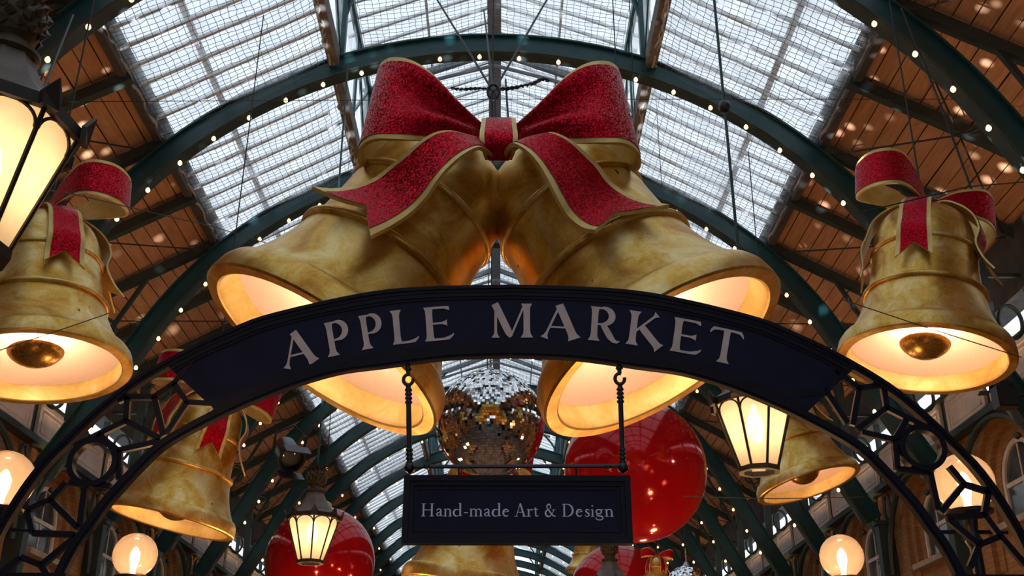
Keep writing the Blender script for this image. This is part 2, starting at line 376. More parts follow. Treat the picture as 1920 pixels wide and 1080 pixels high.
# ------------------------------------------------------------------ roof ribs with their columns
LEGA, LEGL = math.radians(29), 3.05
def ribpath(r, y, n=44, m=8):
    """right foot to left foot: straight leg, round arch, straight leg"""
    q = [Vector((r*math.cos(t), y, ZC + r*math.sin(t))) for t in [LEGA + (pi - 2*LEGA)*i/n for i in range(n+1)]]
    d = Vector((math.sin(LEGA), 0, -math.cos(LEGA))); R_ = [q[0] + d*(LEGL*(m-i)/m) for i in range(m)]; e = Vector((-d.x, 0, d.z))
    return R_ + q + [q[-1] + e*(LEGL*(i+1)/m) for i in range(m)]
def arc_solid(r0, r1, hy):
    mb = MB(); A = [ribpath(r0, -hy), ribpath(r1, -hy), ribpath(r1, hy), ribpath(r0, hy)]
    for q in range(4): mb.grid([A[q], A[(q+1) % 4]], True)
    return mb
rib_me = {'arch_web': arc_solid(RI+.03, RO, .055).mesh('arch_web', 'teal_paint', 40), 'lower_flange': arc_solid(RI-.005, RI+.03, .13).mesh('lower_flange', 'dark_green_paint', 40), 'upper_flange': arc_solid(RO, RO+.03, .12).mesh('upper_flange', 'teal_paint', 40)}
def ring_pts(c, a, b_, n=24): return [Vector(c) + Vector((a*math.cos(2*pi*i/n), 0, b_*math.sin(2*pi*i/n))) for i in range(n)]
for s in (-1, 1):
    rib_me['column', s] = MB().box((s*7.70, -.11, 0), (s*7.98, .11, 6.05)).box((s*7.66, -.14, 6.0), (s*8.0, .14, 6.08)).box((s*7.62, -.18, 0), (s*8.0, .18, .5)).mesh('column', 'dark_green_paint')
    rib_me['post', s] = MB().box((s*7.22, -.08, 7.05), (s*7.38, .08, roofz(7.3)-.05)).mesh('post', 'dark_green_paint')
    rib_me['bracket', s] = MB().bar((s*7.3, 0, 7.9), (s*6.3, 0, roofz(6.3)-.15), .07, .07).tube(ring_pts((s*7.0, 0, 8.75), .22, .22), .035, 6, True).tube(ring_pts((s*7.62, 0, 7.55), .17, .26), .03, 6, True).bar((s*7.3, 0, 8.3), (s*7.95, 0, 8.3), .06, .06).mesh('bracket', 'dark_green_paint')
    lp = MB().bar((s*2.5, 0, 11.9), (s*2.5, 0, EZ), .16, .13, (0, 1, 0)).tube(cr([(s*2.48, 0, 12.9), (s*2.3, 0, 13.5), (s*1.7, 0, EZ+.25)], 10), .04, 6)
    rib_me['lantern_post', s] = lp.mesh('lantern_post', 'teal_paint')
    rib_me['lantern_rafter', s] = MB().bar((0, 0, RZ-.1), (s*2.6, 0, EZ-.08), .10, .12).tube(cr([(0, 0, RZ-.45), (s*1.0, 0, RZ-.75), (s*2.2, 0, EZ-.1)], 12), .04, 6).mesh('lantern_rafter', 'grey_steel')
    br = MB().bar((s*2.5, -.06, 12.25), (s*2.5, -BAY/2, EZ-.1), .05, .05).bar((s*2.52, -.06, EZ-.1), (s*2.52, -BAY/2, 12.25), .05, .05).bar((s*2.5, -BAY/2, 12.2), (s*2.5, -BAY/2, EZ), .06, .06, (0, 1, 0))
    rib_me['clerestory_brace', s] = br.mesh('clerestory_brace', 'teal_paint')
bulb_me = MB().lathe([(.001, -.052), (.018, -.046), (.031, -.030), (.034, -.012), (.028, .008), (.016, .024), (.012, .03)], 10).mesh('bulb', 'bulb_glow', 60)
sock_me = MB().lathe([(.001, .075), (.017, .075), (.017, .028), (.001, .028)], 8).mesh('socket', 'cable_black')
RIBLAB = {2: 'just over the camera', 3: 'just in front of the hanging bells', 4: 'highest in the picture corners', 5: 'directly behind the big red bow', 6: 'second behind the big red bow', 7: 'third behind the big red bow'}
for k, y in enumerate(RIBS):
    k -= KO
    wh = RIBLAB.get(k, ORD[1-k] + ' behind the camera' if k < 2 else ORD[k - 7] + ' beyond the giant bells')
    rib = empty('roof_rib', (0, y, 0), 'teal iron roof arch on green columns, ' + wh, 'roof arch', 'teal roof arches', 'structure')
    for nm in ('arch_web', 'lower_flange', 'upper_flange'): link(nm, rib_me[nm], rib)
    for s in (-1, 1):
        for nm in ('column', 'post', 'bracket', 'lantern_post', 'lantern_rafter', 'clerestory_brace'): link(nm, rib_me[nm, s], rib)
    sg = empty('string_light', (0, y - .13, ZC), 'string of warm bulbs on the roof arch ' + wh, 'string light', 'bulb strings on the roof arches')
    rs = RI - .03
    pth = cr(ribpath(rs, y - .13)[1:-1], 93)
    part('wire', MB().tube(pth[1:-1], .007, 4), 'cable_black', sg)
    off = random.randint(0, 2)
    for i in range(30):
        q = pth[2 + off + 3*i] if 2 + off + 3*i < 93 else pth[-1]; c_ = Vector((0, y - .13, ZC)); d_ = (q - c_).normalized() * -.085
        bo = link('bulb', bulb_me, sg, q - c_ + Vector((d_.x, random.uniform(-.02, .02), d_.z)))
        if k < 8: link('socket', sock_me, bo)

# ------------------------------------------------------------------ side walls
def wall_bay_meshes(s):
    """one bay of a side wall, local y from -BAY/2 to BAY/2, wall face at x = s*XW"""
    me = {}; X = s*XW; H = BAY/2; zt = 6.70; hw, sp, sill = .60, 5.67, 5.10; R = hw
    def loop(r, n=20): return [(r*math.cos(a), sp + r*math.sin(a)) for a in [pi*i/n for i in range(n+1)]]
    mb = MB(); ro = 1.02                      # opening of the recessed arch
    A = loop(ro); top = [(ro*math.cos(pi*i/20)*H/ro, zt) for i in range(21)]
    for i in range(20): mb.prism([(X, A[i][0], A[i][1]), (X, A[i+1][0], A[i+1][1]), (X, top[i+1][0], zt), (X, top[i][0], zt)], (s*.25, 0, 0))
    for q in (-1, 1): mb.prism([(X, q*ro, 0), (X, q*H, 0), (X, q*H, zt), (X, q*ro, sp)], (s*.25, 0, 0))
    me['brick_face'] = mb.mesh('brick_face', 'brick')
    def ringm(r0, r1, dx, nm, mat):
        m = MB(); a, b_ = loop(r0), loop(r1)
        for i in range(20): m.prism([(X+s*dx, a[i][0], a[i][1]), (X+s*dx, a[i+1][0], a[i+1][1]), (X+s*dx, b_[i+1][0], b_[i+1][1]), (X+s*dx, b_[i][0], b_[i][1])], (s*.16, 0, 0))
        for q in (-1, 1): m.prism([(X+s*dx, q*r0, 4.4), (X+s*dx, q*r1, 4.4), (X+s*dx, q*r1, sp), (X+s*dx, q*r0, sp)], (s*.16, 0, 0))
        return m.mesh(nm, mat)
    me['brick_arch_ring'] = ringm(.82, 1.02, .09, 'brick_arch_ring', 'brick')
    me['brick_arch_ring_inner'] = ringm(.64, .82, .18, 'brick_arch_ring', 'brick')
    me['brick_apron'] = MB().box((X+s*.12, -1.02, 0), (X+s*.34, 1.02, 4.99)).mesh('brick_apron', 'brick')
    me['sill'] = MB().box((X-s*.04, -.85, 4.97), (X+s*.3, .85, 5.07)).mesh('sill', 'stone')
    fr = MB(); a, b_ = loop(.56), loop(.645)
    for i in range(20): fr.prism([(X+s*.2, a[i][0], a[i][1]), (X+s*.2, a[i+1][0], a[i+1][1]), (X+s*.2, b_[i+1][0], b_[i+1][1]), (X+s*.2, b_[i][0], b_[i][1])], (s*.08, 0, 0))
    for q in (-1, 1): fr.box((X+s*.2, q*.56, sill-.03), (X+s*.28, q*.645, sp))
    fr.box((X+s*.2, -.6, sill-.04), (X+s*.28, .6, sill+.05))
    me['window_frame'] = fr.mesh('window_frame', 'frame_white')
    me['sash_bar'] = MB().box((X+s*.215, -.56, sp-.04), (X+s*.27, .56, sp+.03)).mesh('sash_bar', 'frame_white')
    me['mullion'] = MB().box((X+s*.225, -.014, sill), (X+s*.26, .014, sp+.55)).mesh('mullion', 'frame_white')
    for q in (-1, 1):
        me['pane', q] = MB().box((X+s*.238, q*.014, sill+.04), (X+s*.246, q*.56, sp-.04)).mesh('pane', 'window_glass')
        arcq = [(.56*math.sin(t)*q, sp + .03 + .53*math.cos(t)) for t in [pi/2*i/8 for i in range(9)]]
        me['fan', q] = MB().prism([(X+s*.238, q*.014, sp+.03)] + [(X+s*.238, c[0], c[1]) for c in arcq], (s*.008, 0, 0)).mesh('pane', 'window_glass')
        # parapet panel with a raised border
        m = MB(); y0, y1 = sorted((q*.10, q*(H-.14))); z0, z1 = 6.80, 7.47; xo = X - s*.10
        m.box((xo+s*.03, y0, z0), (xo+s*.06, y1, z1))
        for (c, d, e, g) in ((y0, y1, z0, z0+.09), (y0, y1, z1-.09, z1), (y0, y0+.09, z0, z1), (y1-.09, y1, z0, z1)): m.box((xo, c, e), (xo+s*.04, d, g))
        yi0, yi1 = y0 + .17, y1 - .17
        for (c, d, e, g) in ((yi0, yi1, z0+.15, z0+.17), (yi0, yi1, z1-.17, z1-.15), (yi0, yi0+.02, z0+.15, z1-.15), (yi1-.02, yi1, z0+.15, z1-.15)): m.box((xo+s*.015, c, e), (xo+s*.04, d, g))
        me['parapet_panel', q] = m.mesh('parapet_panel', 'panel_white')
        me['mull', q] = MB().box((X-s*.05, q*.0-.04 if q > 0 else -H, 7.45), (X+s*.05, q*.0+.04 if q > 0 else -H+.08, 8.2)).mesh('gallery_post', 'dark_green_paint')
    g = MB().box((X-s*.22, -H, zt-.03), (X+s*.0, H, zt+.08)).box((X-s*.16, -H, zt+.08), (X+s*.02, H, zt+.12)).box((X-s*.14, -H, 7.47), (X+s*.06, H, 7.52)).box((X-s*.03, -H, zt), (X+s*.05, H, 7.49))
    me['cornice'] = g.mesh('cornice', 'dark_green_paint')
    ar = MB(); rr = H - .18
    ar.tube([(X-s*.16, rr*math.cos(a), 5.0 + rr*1.03*math.sin(a)) for a in [pi*i/28 for i in range(29)]], .055, 6)
    for q in (-1, 1):
        ar.tube([(X-s*.16, q*(H-.36) + .16*math.cos(a), 6.27 + .27*math.sin(a)) for a in [2*pi*i/20 for i in range(20)]], .032, 6, True)
    me['iron_arch'] = ar.mesh('iron_arch', 'dark_green_paint', 40)
    return me
winno = 0
for s, nm, side in ((-1, 'wall_left', 'left'), (1, 'wall_right', 'right')):
    W = empty(nm, (s*XW, (Y0+Y1)/2, 0), 'brick side wall with green iron arches along the ' + side + ' of the hall', 'wall', kind='structure')
    me = wall_bay_meshes(s); base = wpos(W)
    for k in range(len(RIBS) - 1):
        yc = RIBS[k] + BAY/2
        bay = link('wall_bay', None, W, Vector((0, yc, 0)) - base)
        for q in ('brick_face', 'brick_arch_ring', 'brick_arch_ring_inner', 'brick_apron', 'sill', 'cornice', 'iron_arch', ('parapet_panel', -1), ('parapet_panel', 1), ('mull', -1), ('mull', 1)): link(me[q].name.split('.')[0], me[q], bay)
        winno += 1
        wd = empty('window_%d' % winno, (0, yc, 0), '%s arched white sash window in the %s brick wall' % (ORD[k], side), 'window', 'arched windows of the ' + side + ' wall', 'structure')
        for q in ('window_frame', 'sash_bar', 'mullion', ('pane', -1), ('pane', 1), ('fan', -1), ('fan', 1)): link(me[q].name.split('.')[0], me[q], wd)
y = Y1 + .3
single('wall_front', MB().prism([(-8.3, y, 0), (8.3, y, 0), (8.3, y, 9.0), (2.6, y, 12.1), (0, y, 12.1), (-2.6, y, 12.1), (-8.3, y, 9.0)], (0, .3, 0)), 'brick', (0, y, 0), 'brick end wall far down the hall', 'wall', kind='structure')
# the near end opens to the street: a gable carried on four piers
y = Y0 - .3; wb = MB().prism([(-8.3, y, 5.0), (8.3, y, 5.0), (8.3, y, 9.0), (2.6, y, 12.1), (0, y, 12.1), (-2.6, y, 12.1), (-8.3, y, 9.0)], (0, .4, 0))
for x in (-7.5, -2.6, 2.6, 7.5): wb.box((x-.4, y, 0), (x+.4, y+.4, 5.0))
single('wall_back', wb, 'brick', (0, y, 0), 'brick gable on four piers behind the viewer', 'wall', kind='structure')
# ------------------------------------------------------------------ the arched market sign
YS = 5.5
OUT = [(0,537),(178,542.5),(295,557),(460,596),(530,624),(600,656),(700,713),(770,767),(845,838),(875,868),(908,910),(934,950),(960,994),(984,1045),(998,1085),(1008,1128)]
INN = [(0,670),(120,675),(240,691),(320,702),(400,725),(470,752),(545,786),(640,838),(690,884),(727,924),(752,953),(779,992),(797,1014),(815,1044),(836,1085),(855,1128)]
def half(pts, sgn): return [P(960 + sgn*d, v, YS) for d, v in pts]
def curve(pts, n):
    h = half(pts, 1); h0 = half(pts, -1)
    for i in range(len(h)):
        w = (h[i].x + .0) ; m = (h[i].x - h0[i].x) / 2; z = (h[i].z + h0[i].z) / 2; h[i] = Vector((m, YS, z))
    return cr(h, n)
xs = (P(960, 600, YS)).x
NA = 60
oc, ic = curve(OUT, NA), curve(INN, NA)
def sect(t, q):
    """point of the sign arch: t in -1..1 along, q in 0 (outer edge) .. 1 (inner edge)"""
    a = abs(t) * (NA - 1); i = min(int(a), NA - 2); w = a - i
    p = oc[i].lerp(oc[i+1], w).lerp(ic[i].lerp(ic[i+1], w), q)
    return Vector((xs + (p.x if t >= 0 else -p.x), YS, p.z))
def band(t0, t1, q0, q1, y0, y1, n):
    mb = MB(); R = []
    for q, y in ((q0, y0), (q1, y0), (q1, y1), (q0, y1)):
        R.append([sect(t0 + (t1-t0)*i/n, q) + Vector((0, y, 0)) for i in range(n+1)])
    for k in range(4): mb.grid([R[k], R[(k+1) % 4]])
    mb.add([R[k][0] for k in range(4)], [(0, 1, 2, 3)]); mb.add([R[k][-1] for k in range(4)], [(3, 2, 1, 0)])
    return mb
def tpar(u, v):
    """parameter t of the arch section nearest a measured point"""
    p = P(u, v, YS); return min((((sect(t/400, q/10) - p).length), t/400) for t in range(-400, 401) for q in (0, 5, 10))[1]
sign = empty('arched_sign', (xs, YS, 0), 'navy arched overhead sign lettered APPLE MARKET with open iron tracery', 'sign')
TP = .563
part('outer_rail', band(-1, 1, 0, .10, -.028, .02, 120), 'sign_navy_dark', sign)
part('inner_rail', band(-1, 1, .885, 1, -.028, .02, 120), 'sign_navy_dark', sign)
for q0, q1, y0 in ((.10, .155, -.024), (.155, .19, -.018), (.825, .885, -.024), (.79, .825, -.018)): part('moulding', band(-TP, TP, q0, q1, y0, .03, 80), 'sign_navy_dark', sign)
for q0, q1 in ((.03, .055), (.945, .97)): part('bead', band(-1, 1, q0, q1, -.036, -.026, 120), 'sign_navy_dark', sign)
panel = part('sign_panel', band(-TP, TP, .11, .87, -.012, .02, 80), 'sign_navy', sign)
YL = YS - .0165
# letters: strokes as strips of changing width in a box of unit cap height
def strokes_mesh(strokes, place, nm, mat, org):
    mb = MB()
    for si, st in enumerate(strokes):
        oy = Vector((0, -.0006*si, 0)); st = [(a[0], a[1], a[2]) for a in st]; n = len(st); Lf, Rt = [], []
        for i in range(n):
            x, y, w = st[i]; a = st[max(i-1, 0)]; b_ = st[min(i+1, n-1)]; dx, dy = b_[0]-a[0], b_[1]-a[1]; l = math.hypot(dx, dy) or 1
            Lf.append(place(x - dy/l*w/2, y + dx/l*w/2) + oy); Rt.append(place(x + dy/l*w/2, y - dx/l*w/2) + oy)
        mb.grid([Lf, Rt], True)
    me = mb.mesh(nm, mat, None, org)
    return me
def flare(x0, y0, x1, y1, w, a=1.9, b_=1.9, n=10):
    """stem with flared ends"""
    r = []
    for i in range(n + 1):
        t = i / n; e0 = max(0, 1 - t/.16); e1 = max(0, 1 - (1-t)/.16)
        r.append((x0 + (x1-x0)*t, y0 + (y1-y0)*t, w*(1 + (a-1)*e0**1.6 + (b_-1)*e1**1.6)))
    return r
def earc(cx, cy, rx, ry, a0, a1, w0, w1, n=16, mid=None):
    r = []
    for i in range(n + 1):
        t = i/n; a = math.radians(a0 + (a1-a0)*t); w = w0 + (w1-w0)*t
        if mid: w = (w0 if t < .5 else w1) + (mid - (w0 if t < .5 else w1)) * math.sin(pi*t)
        r.append((cx + rx*math.cos(a), cy + ry*math.sin(a), w))
    return r
T_, H_ = .19, .055
CAPS = {
 'A': (1.06, [flare(.10, 0, .47, .97, .06, 3.6, 1), flare(.88, 0, .46, 1.0, .215, 1.6, 1), [(.22, .33, H_), (.72, .33, H_)]]),
 'P': (.86, [flare(.24, 0, .24, 1, T_, 2.1, 1.5), [(.22, .965, H_), (.46, .965, H_)], earc(.44, .715, .30, .262, 90, -90, .06, .06, 16, .20), [(.44, .455, .06), (.26, .43, .04)]]),
 'L': (.84, [flare(.20, 0, .20, 1, T_, 1.6, 1.8), [(.06, .03, H_), (.55, .035, .07), (.70, .06, .10), (.80, .125, .05), (.83, .17, .02)]]),
 'E': (.86, [flare(.20, 0, .20, 1, T_, 1.6, 1.5), [(.06, .03, H_), (.58, .035, .07), (.72, .06, .10), (.82, .125, .05), (.86, .18, .02)], [(.2, .965, .065), (.62, .962, .07), (.74, .94, .11), (.77, .87, .03)], [(.25, .50, H_), (.55, .50, .06), (.67, .50, .15), (.69, .50, .22)]]),
 'M': (1.26, [flare(.16, 0, .16, 1, .075, 3.2, 1.0), flare(.13, 1, .60, .02, .21, 1.0, .45), flare(.60, .04, 1.00, .98, .06, 1, 1.2), flare(1.06, 0, 1.06, 1, T_, 1.9, 1.7)]),
 'R': (.98, [flare(.22, 0, .22, 1, T_, 1.9, 1.5), [(.2, .965, H_), (.44, .965, H_)], earc(.42, .735, .31, .245, 90, -90, .06, .06, 16, .20), [(.42, .49, .06), (.28, .48, .04)], [(.46, .50, .16), (.58, .32, .19), (.70, .14, .19), (.80, .035, .13), (.90, .0, .08), (.99, .03, .02)]]),
 'K': (1.10, [flare(.20, 0, .20, 1, T_, 1.9, 1.9), flare(.28, .42, .84, .985, .065, 1, 3.2), flare(.42, .56, .98, .0, .21, .8, 1.6)]),
 'T': (1.0, [flare(.5, 0, .5, 1, T_, 2.0, 1.2), [(.0, .80, .02), (.035, .88, .07), (.10, .95, .10), (.25, .962, .07), (.75, .962, .07), (.90, .95, .10), (.965, .88, .07), (1.0, .80, .02)]]),
}
LET = [('A', (532, 693), (601, 676)), ('P', (612, 670.5), (662, 660)), ('P', (676, 657), (724, 648)), ('L', (734, 647), (787, 641)), ('E', (794, 641), (852, 636)),
       ('M', (919, 633), (1001, 633)), ('A', (1013, 633), (1090, 637)), ('R', (1099, 637), (1161, 642.5)), ('K', (1171, 644), (1243, 655)), ('E', (1252, 656.5), (1313, 667.5)), ('T', (1323, 673), (1386, 687))]
YB = YL
for ch, b0, b1 in LET:
    w, st = CAPS[ch]; A = P(b0[0], b0[1], YB); Bq = P(b1[0], b1[1], YB); dx = Bq - A; dx /= w; up = Vector((-dx.z, 0, dx.x)).normalized()
    hgt = (P(960, 569, YB) - P(960, 632.6, YB)).length
    org = wpos(panel)
    me = strokes_mesh(st, lambda x, y: A + dx*x + up*(hgt*y), 'letter', 'letter_paint', org)
    link('letter', me, panel)
# tracery
WL = [((360,680),(327,720)),((327,720),(290,745)),((290,745),(240,745)),((240,745),(222,752)),((327,720),(352,755)),((352,755),(402,758)),((352,755),(314,812)),((290,745),(308,818)),((240,745),(237,790)),((237,790),(302,823)),
      ((237,790),(185,815)),((185,815),(140,838)),((185,815),(222,845)),((222,845),(300,828)),((224,845),(224,900)),((125,905),(95,938)),((95,938),(52,957)),((95,938),(147,990)),((160,915),(150,990)),((52,957),(62,1000)),((62,1000),(142,1003)),((145,1005),(78,1060)),((78,1060),(40,1045)),((40,1045),(-5,1082)),((78,1060),(100,1095)),((130,905),(208,912))]
WR = [((1538,664),(1569,698)),((1569,698),(1550,735)),((1550,735),(1499,741)),((1569,698),(1610,729)),((1610,729),(1655,722)),((1550,737),(1588,794)),((1610,729),(1598,798)),((1655,722),(1662,765)),((1655,722),(1680,735)),((1662,765),(1606,806)),((1662,765),(1720,794)),((1720,794),(1770,822)),
      ((1615,811),(1677,825)),((1699,788),(1677,825)),((1677,825),(1682,880)),((1682,880),(1743,886)),((1743,886),(1758,955)),((1779,875),(1807,908)),((1807,908),(1852,922)),((1807,908),(1763,961)),((1852,922),(1845,966)),((1774,971),(1845,966)),((1845,966),(1875,1006)),((1779,976),(1835,1022)),((1835,1022),(1875,1006)),((1835,1022),(1818,1064)),((1875,1006),(1922,1060))]
for a, b_ in WL + WR: part('tracery_bar', MB().bar(P(*a, YS), P(*b_, YS), .030, .03, (0, 1, 0)), 'sign_navy_dark', sign)
for u, v, r in ((176, 868, .132), (1728, 841, .126)):
    c = P(u, v, YS + .0)
    mb = MB(); R = [[c + Vector((rr*math.cos(t), yy, rr*math.sin(t))) for t in [2*pi*i/40 for i in range(41)]] for rr, yy in ((r, -.03), (r-.03, -.03), (r-.03, .03), (r, .03))]
    for k in range(4): mb.grid([R[k], R[(k+1) % 4]])
    part('tracery_ring', mb, 'sign_navy_dark', sign, 40)
zb = sect(1, 0).z
for t in (-1, 1):
    a, b_ = sect(t, 0), sect(t, 1); x0, x1 = sorted((a.x + t*.06, b_.x - t*.05))
    part('spring_beam', MB().box((x0, YS-.06, zb+.0), (x1, YS+.06, zb+.09)).box((x0-.03, YS-.11, zb+.09), (x1+.03, YS+.11, zb+.12)), 'sign_navy_dark', sign)
    for p in (a, b_): part('post', MB().box((p.x-.05, YS-.05, 0), (p.x+.05, YS+.05, zb)).box((p.x-.09, YS-.09, 0), (p.x+.09, YS+.09, .25)), 'sign_navy_dark', sign)

# hanging board
TL, TR, BL, BR = P(758.5, 894, YS), P(1180.5, 895, YS), P(754, 1022, YS), P(1185, 1021.5, YS)
bx0, bx1, bz0, bz1 = (TL.x+BL.x)/2, (TR.x+BR.x)/2, (BL.z+BR.z)/2, (TL.z+TR.z)/2
hb = empty('hanging_sign', ((bx0+bx1)/2, YS, bz0), 'small navy hanging board lettered Hand-made Art & Design', 'sign')
board = part('board', MB().box((bx0, YS-.02, bz0), (bx1, YS+.02, bz1)), 'sign_navy', hb)
for i, (a, w, d) in enumerate(((0, .030, .042), (.030, .022, .030), (.062, .010, .026))):
    m = MB()
    x0, x1, z0, z1 = bx0+a, bx1-a, bz0+a, bz1-a
    m.box((x0, YS-d, z0), (x1, YS-.01, z0+w)).box((x0, YS-d, z1-w), (x1, YS-.01, z1)).box((x0, YS-d, z0+w), (x0+w, YS-.01, z1-w)).box((x1-w, YS-d, z0+w), (x1, YS-.01, z1-w))
    part('border_moulding', m, 'sign_navy_dark', hb)
xh = .60; t1, t2 = .13, .05
def ser(x, y, w=.24): return [(x-w/2, y, .045), (x+w/2, y, .045)]
def stem(x, y0, y1, w=t1): return [(x, y0, w), (x, y1, w)]
GL = {
 'H': (1.02, [stem(.18, 0, 1), stem(.82, 0, 1), [(.18, .5, t2), (.82, .5, t2)], ser(.18, .02, .34), ser(.18, .98, .34), ser(.82, .02, .34), ser(.82, .98, .34)]),
 'a': (.60, [stem(.40, .08, .46, .12), [(.40, .1, .10), (.46, .03, .08), (.56, .04, .03)], earc(.26, .42, .16, .17, 160, 10, .07, .10, 10), [(.42, .36, .05), (.24, .31, .07), (.14, .23, .10), (.12, .15, .12), (.17, .06, .09), (.27, .04, .06), (.40, .12, .04)], [(.10, .45, .09), (.13, .49, .06)]]),
 'n': (.70, [stem(.16, 0, .56, .12), stem(.54, 0, .40, .12), earc(.35, .38, .19, .20, 165, 0, .04, .12, 10), ser(.16, .02, .30), ser(.54, .02, .28), [(.02, .53, .03), (.16, .60, .06)]]),
 'd': (.72, [stem(.54, .04, 1.04, .12), earc(.29, .29, .21, .27, 60, 300, .04, .04, 16, .13), [(.36, .54, .05), (.52, .50, .04)], [(.38, .04, .05), (.52, .12, .04)], [(.42, 1.0, .03), (.54, 1.06, .05)], [(.54, .05, .06), (.68, .07, .04)]]),
 '-': (.36, [[(.02, .30, .075), (.34, .30, .075)]]),
 'm': (1.06, [stem(.16, 0, .56, .12), stem(.53, 0, .40, .12), stem(.90, 0, .40, .12), earc(.345, .38, .185, .20, 165, 0, .04, .12, 10), earc(.715, .38, .185, .20, 165, 0, .04, .12, 10), ser(.16, .02, .28), ser(.53, .02, .26), ser(.90, .02, .28), [(.02, .53, .03), (.16, .60, .06)]]),
 'e': (.58, [earc(.30, .30, .21, .27, 20, 320, .05, .05, 20, .13), [(.12, .345, .045), (.50, .40, .045)], [(.50, .385, .05), (.49, .42, .06)]]),
 'A': (.98, [[(.14, 0, .05), (.46, 1.0, .06)], [(.82, 0, .15), (.47, 1.04, .13)], [(.24, .34, t2), (.70, .34, t2)], ser(.13, .02, .28), ser(.83, .02, .34)]),
 'r': (.52, [stem(.16, 0, .56, .12), [(.18, .40, .04), (.28, .54, .06), (.40, .55, .11), (.46, .50, .10)], ser(.17, .02, .32), [(.02, .53, .03), (.16, .60, .06)]]),
 't': (.44, [stem(.18, .12, .70, .11), [(.18, .14, .11), (.22, .04, .09), (.32, .03, .07), (.42, .09, .03)], [(.03, .56, .05), (.38, .56, .05)], [(.05, .57, .02), (.17, .70, .05)]]),
 '&': (.96, [earc(.36, .78, .15, .19, -60, 250, .06, .06, 18, .11), [(.28, .62, .10), (.46, .36, .13), (.66, .12, .12), (.80, .03, .09), (.93, .04, .05)], earc(.34, .27, .25, .26, 110, 330, .09, .05, 14, .13), [(.54, .13, .05), (.70, .34, .05), (.76, .50, .05)], ser(.76, .53, .30)]),
 'D': (1.0, [stem(.20, 0, 1), [(.05, .975, t2), (.45, .975, t2)], [(.05, .025, t2), (.45, .025, t2)], earc(.42, .5, .46, .475, 90, -90, .05, .05, 24, .15)]),
 's': (.46, [[(.38, .48, .05), (.34, .56, .05), (.24, .575, .07), (.14, .52, .10), (.13, .43, .11), (.22, .33, .12), (.33, .25, .12), (.37, .15, .11), (.30, .05, .08), (.18, .025, .06), (.09, .06, .05), (.07, .16, .04)]]),
 'i': (.34, [stem(.17, 0, .56, .12), ser(.17, .02, .30), [(.03, .53, .03), (.17, .60, .06)], earc(.16, .85, .035, .035, 0, 360, .07, .07, 12)]),
 'g': (.66, [earc(.29, .40, .18, .17, 0, 360, .09, .09, 20), [(.42, .53, .05), (.60, .56, .07)], [(.18, .24, .05), (.12, .15, .06), (.18, .08, .09), (.36, .055, .11), (.52, .02, .11), (.56, -.08, .09)], earc(.32, -.12, .24, .13, 20, -200, .08, .07, 18)]),
}
CR = 4.174
GPOS = [('H',205,310),('a',318,380),('n',380,450),('d',452,532),('-',540,575),('m',582,690),('a',693,756),('d',757,838),('e',840,900),('A',938,1030),('r',1032,1085),('t',1085,1130),('&',1172,1264),('D',1308,1406),('e',1416,1476),('s',1484,1532),('i',1534,1565),('g',1566,1640),('n',1643,1717)]
YT = YS - .0225; capH = (P(960, 944.7, YT) - P(960, 968.6, YT)).length; zbase = P(970, 968.6, YT).z
for ch, a, b_ in GPOS:
    w, st = GL[ch]; xa, xb = P(740 + a/CR, 968, YT).x, P(740 + b_/CR, 968, YT).x
    me = strokes_mesh(st, lambda x, y: Vector((xa + (xb-xa)*x/w, YT, zbase + capH*y)), 'letter', 'letter_paint_blue', wpos(board)); link('letter', me, board)
# its wrought hanger
hg = empty('sign_hanger', (xs, YS, P(960, 874, YS).z), 'black wrought iron bar and two hooked rods holding the small board', 'hanger')
bar0, bar1 = P(768, 875, YS), P(1168, 874, YS)
part('cross_bar', MB().tube([bar0, bar1], .011, 8), 'iron_black', hg)
for (u0, v0), (u1, v1) in (((765, 683), (768, 876)), ((1161, 681), (1168, 876))):
    p, q = P(u0, v0, YS), P(u1, v1, YS); m = MB(); d = q - p
    zz = p.lerp(q, .22); m.tube([p, p.lerp(q, .10)], .012, 8)
    c = p.lerp(q, .155); m.tube([c + Vector((.026*math.cos(a), 0, .03*math.sin(a))) for a in [math.radians(70 + 300*i/18) for i in range(19)]], .010, 8)
    m.tube([zz, q], [.014]*1 + [.014], 8)
    for f in (.05, .26, .30, .34, .38, .84, .88, .92, .96): m.lathe([(.001, -.010), (.019, -.006), (.021, 0), (.019, .006), (.001, .010)], 8, p.lerp(q, f))
    part('hook_rod', m, 'iron_black', hg, 50)
    c = q; part('knot', MB().lathe([(.001, -.035), (.026, -.02), (.03, 0), (.02, .02), (.001, .03)], 10, c), 'iron_black', hg, 60)
for u in (800, 860, 1080, 1140):
    m = MB(); x = P(u, 875, YS).x
    m.lathe([(.001, -.012), (.019, -.007), (.021, 0), (.019, .007), (.001, .012)], 8, (x, YS, bar0.z)) if u in (800, 1140) else m.tube([(x, YS, bar0.z), (x, YS, bz1)], .006, 6)
    part('hanger_link', m, 'iron_black', hg, 50)
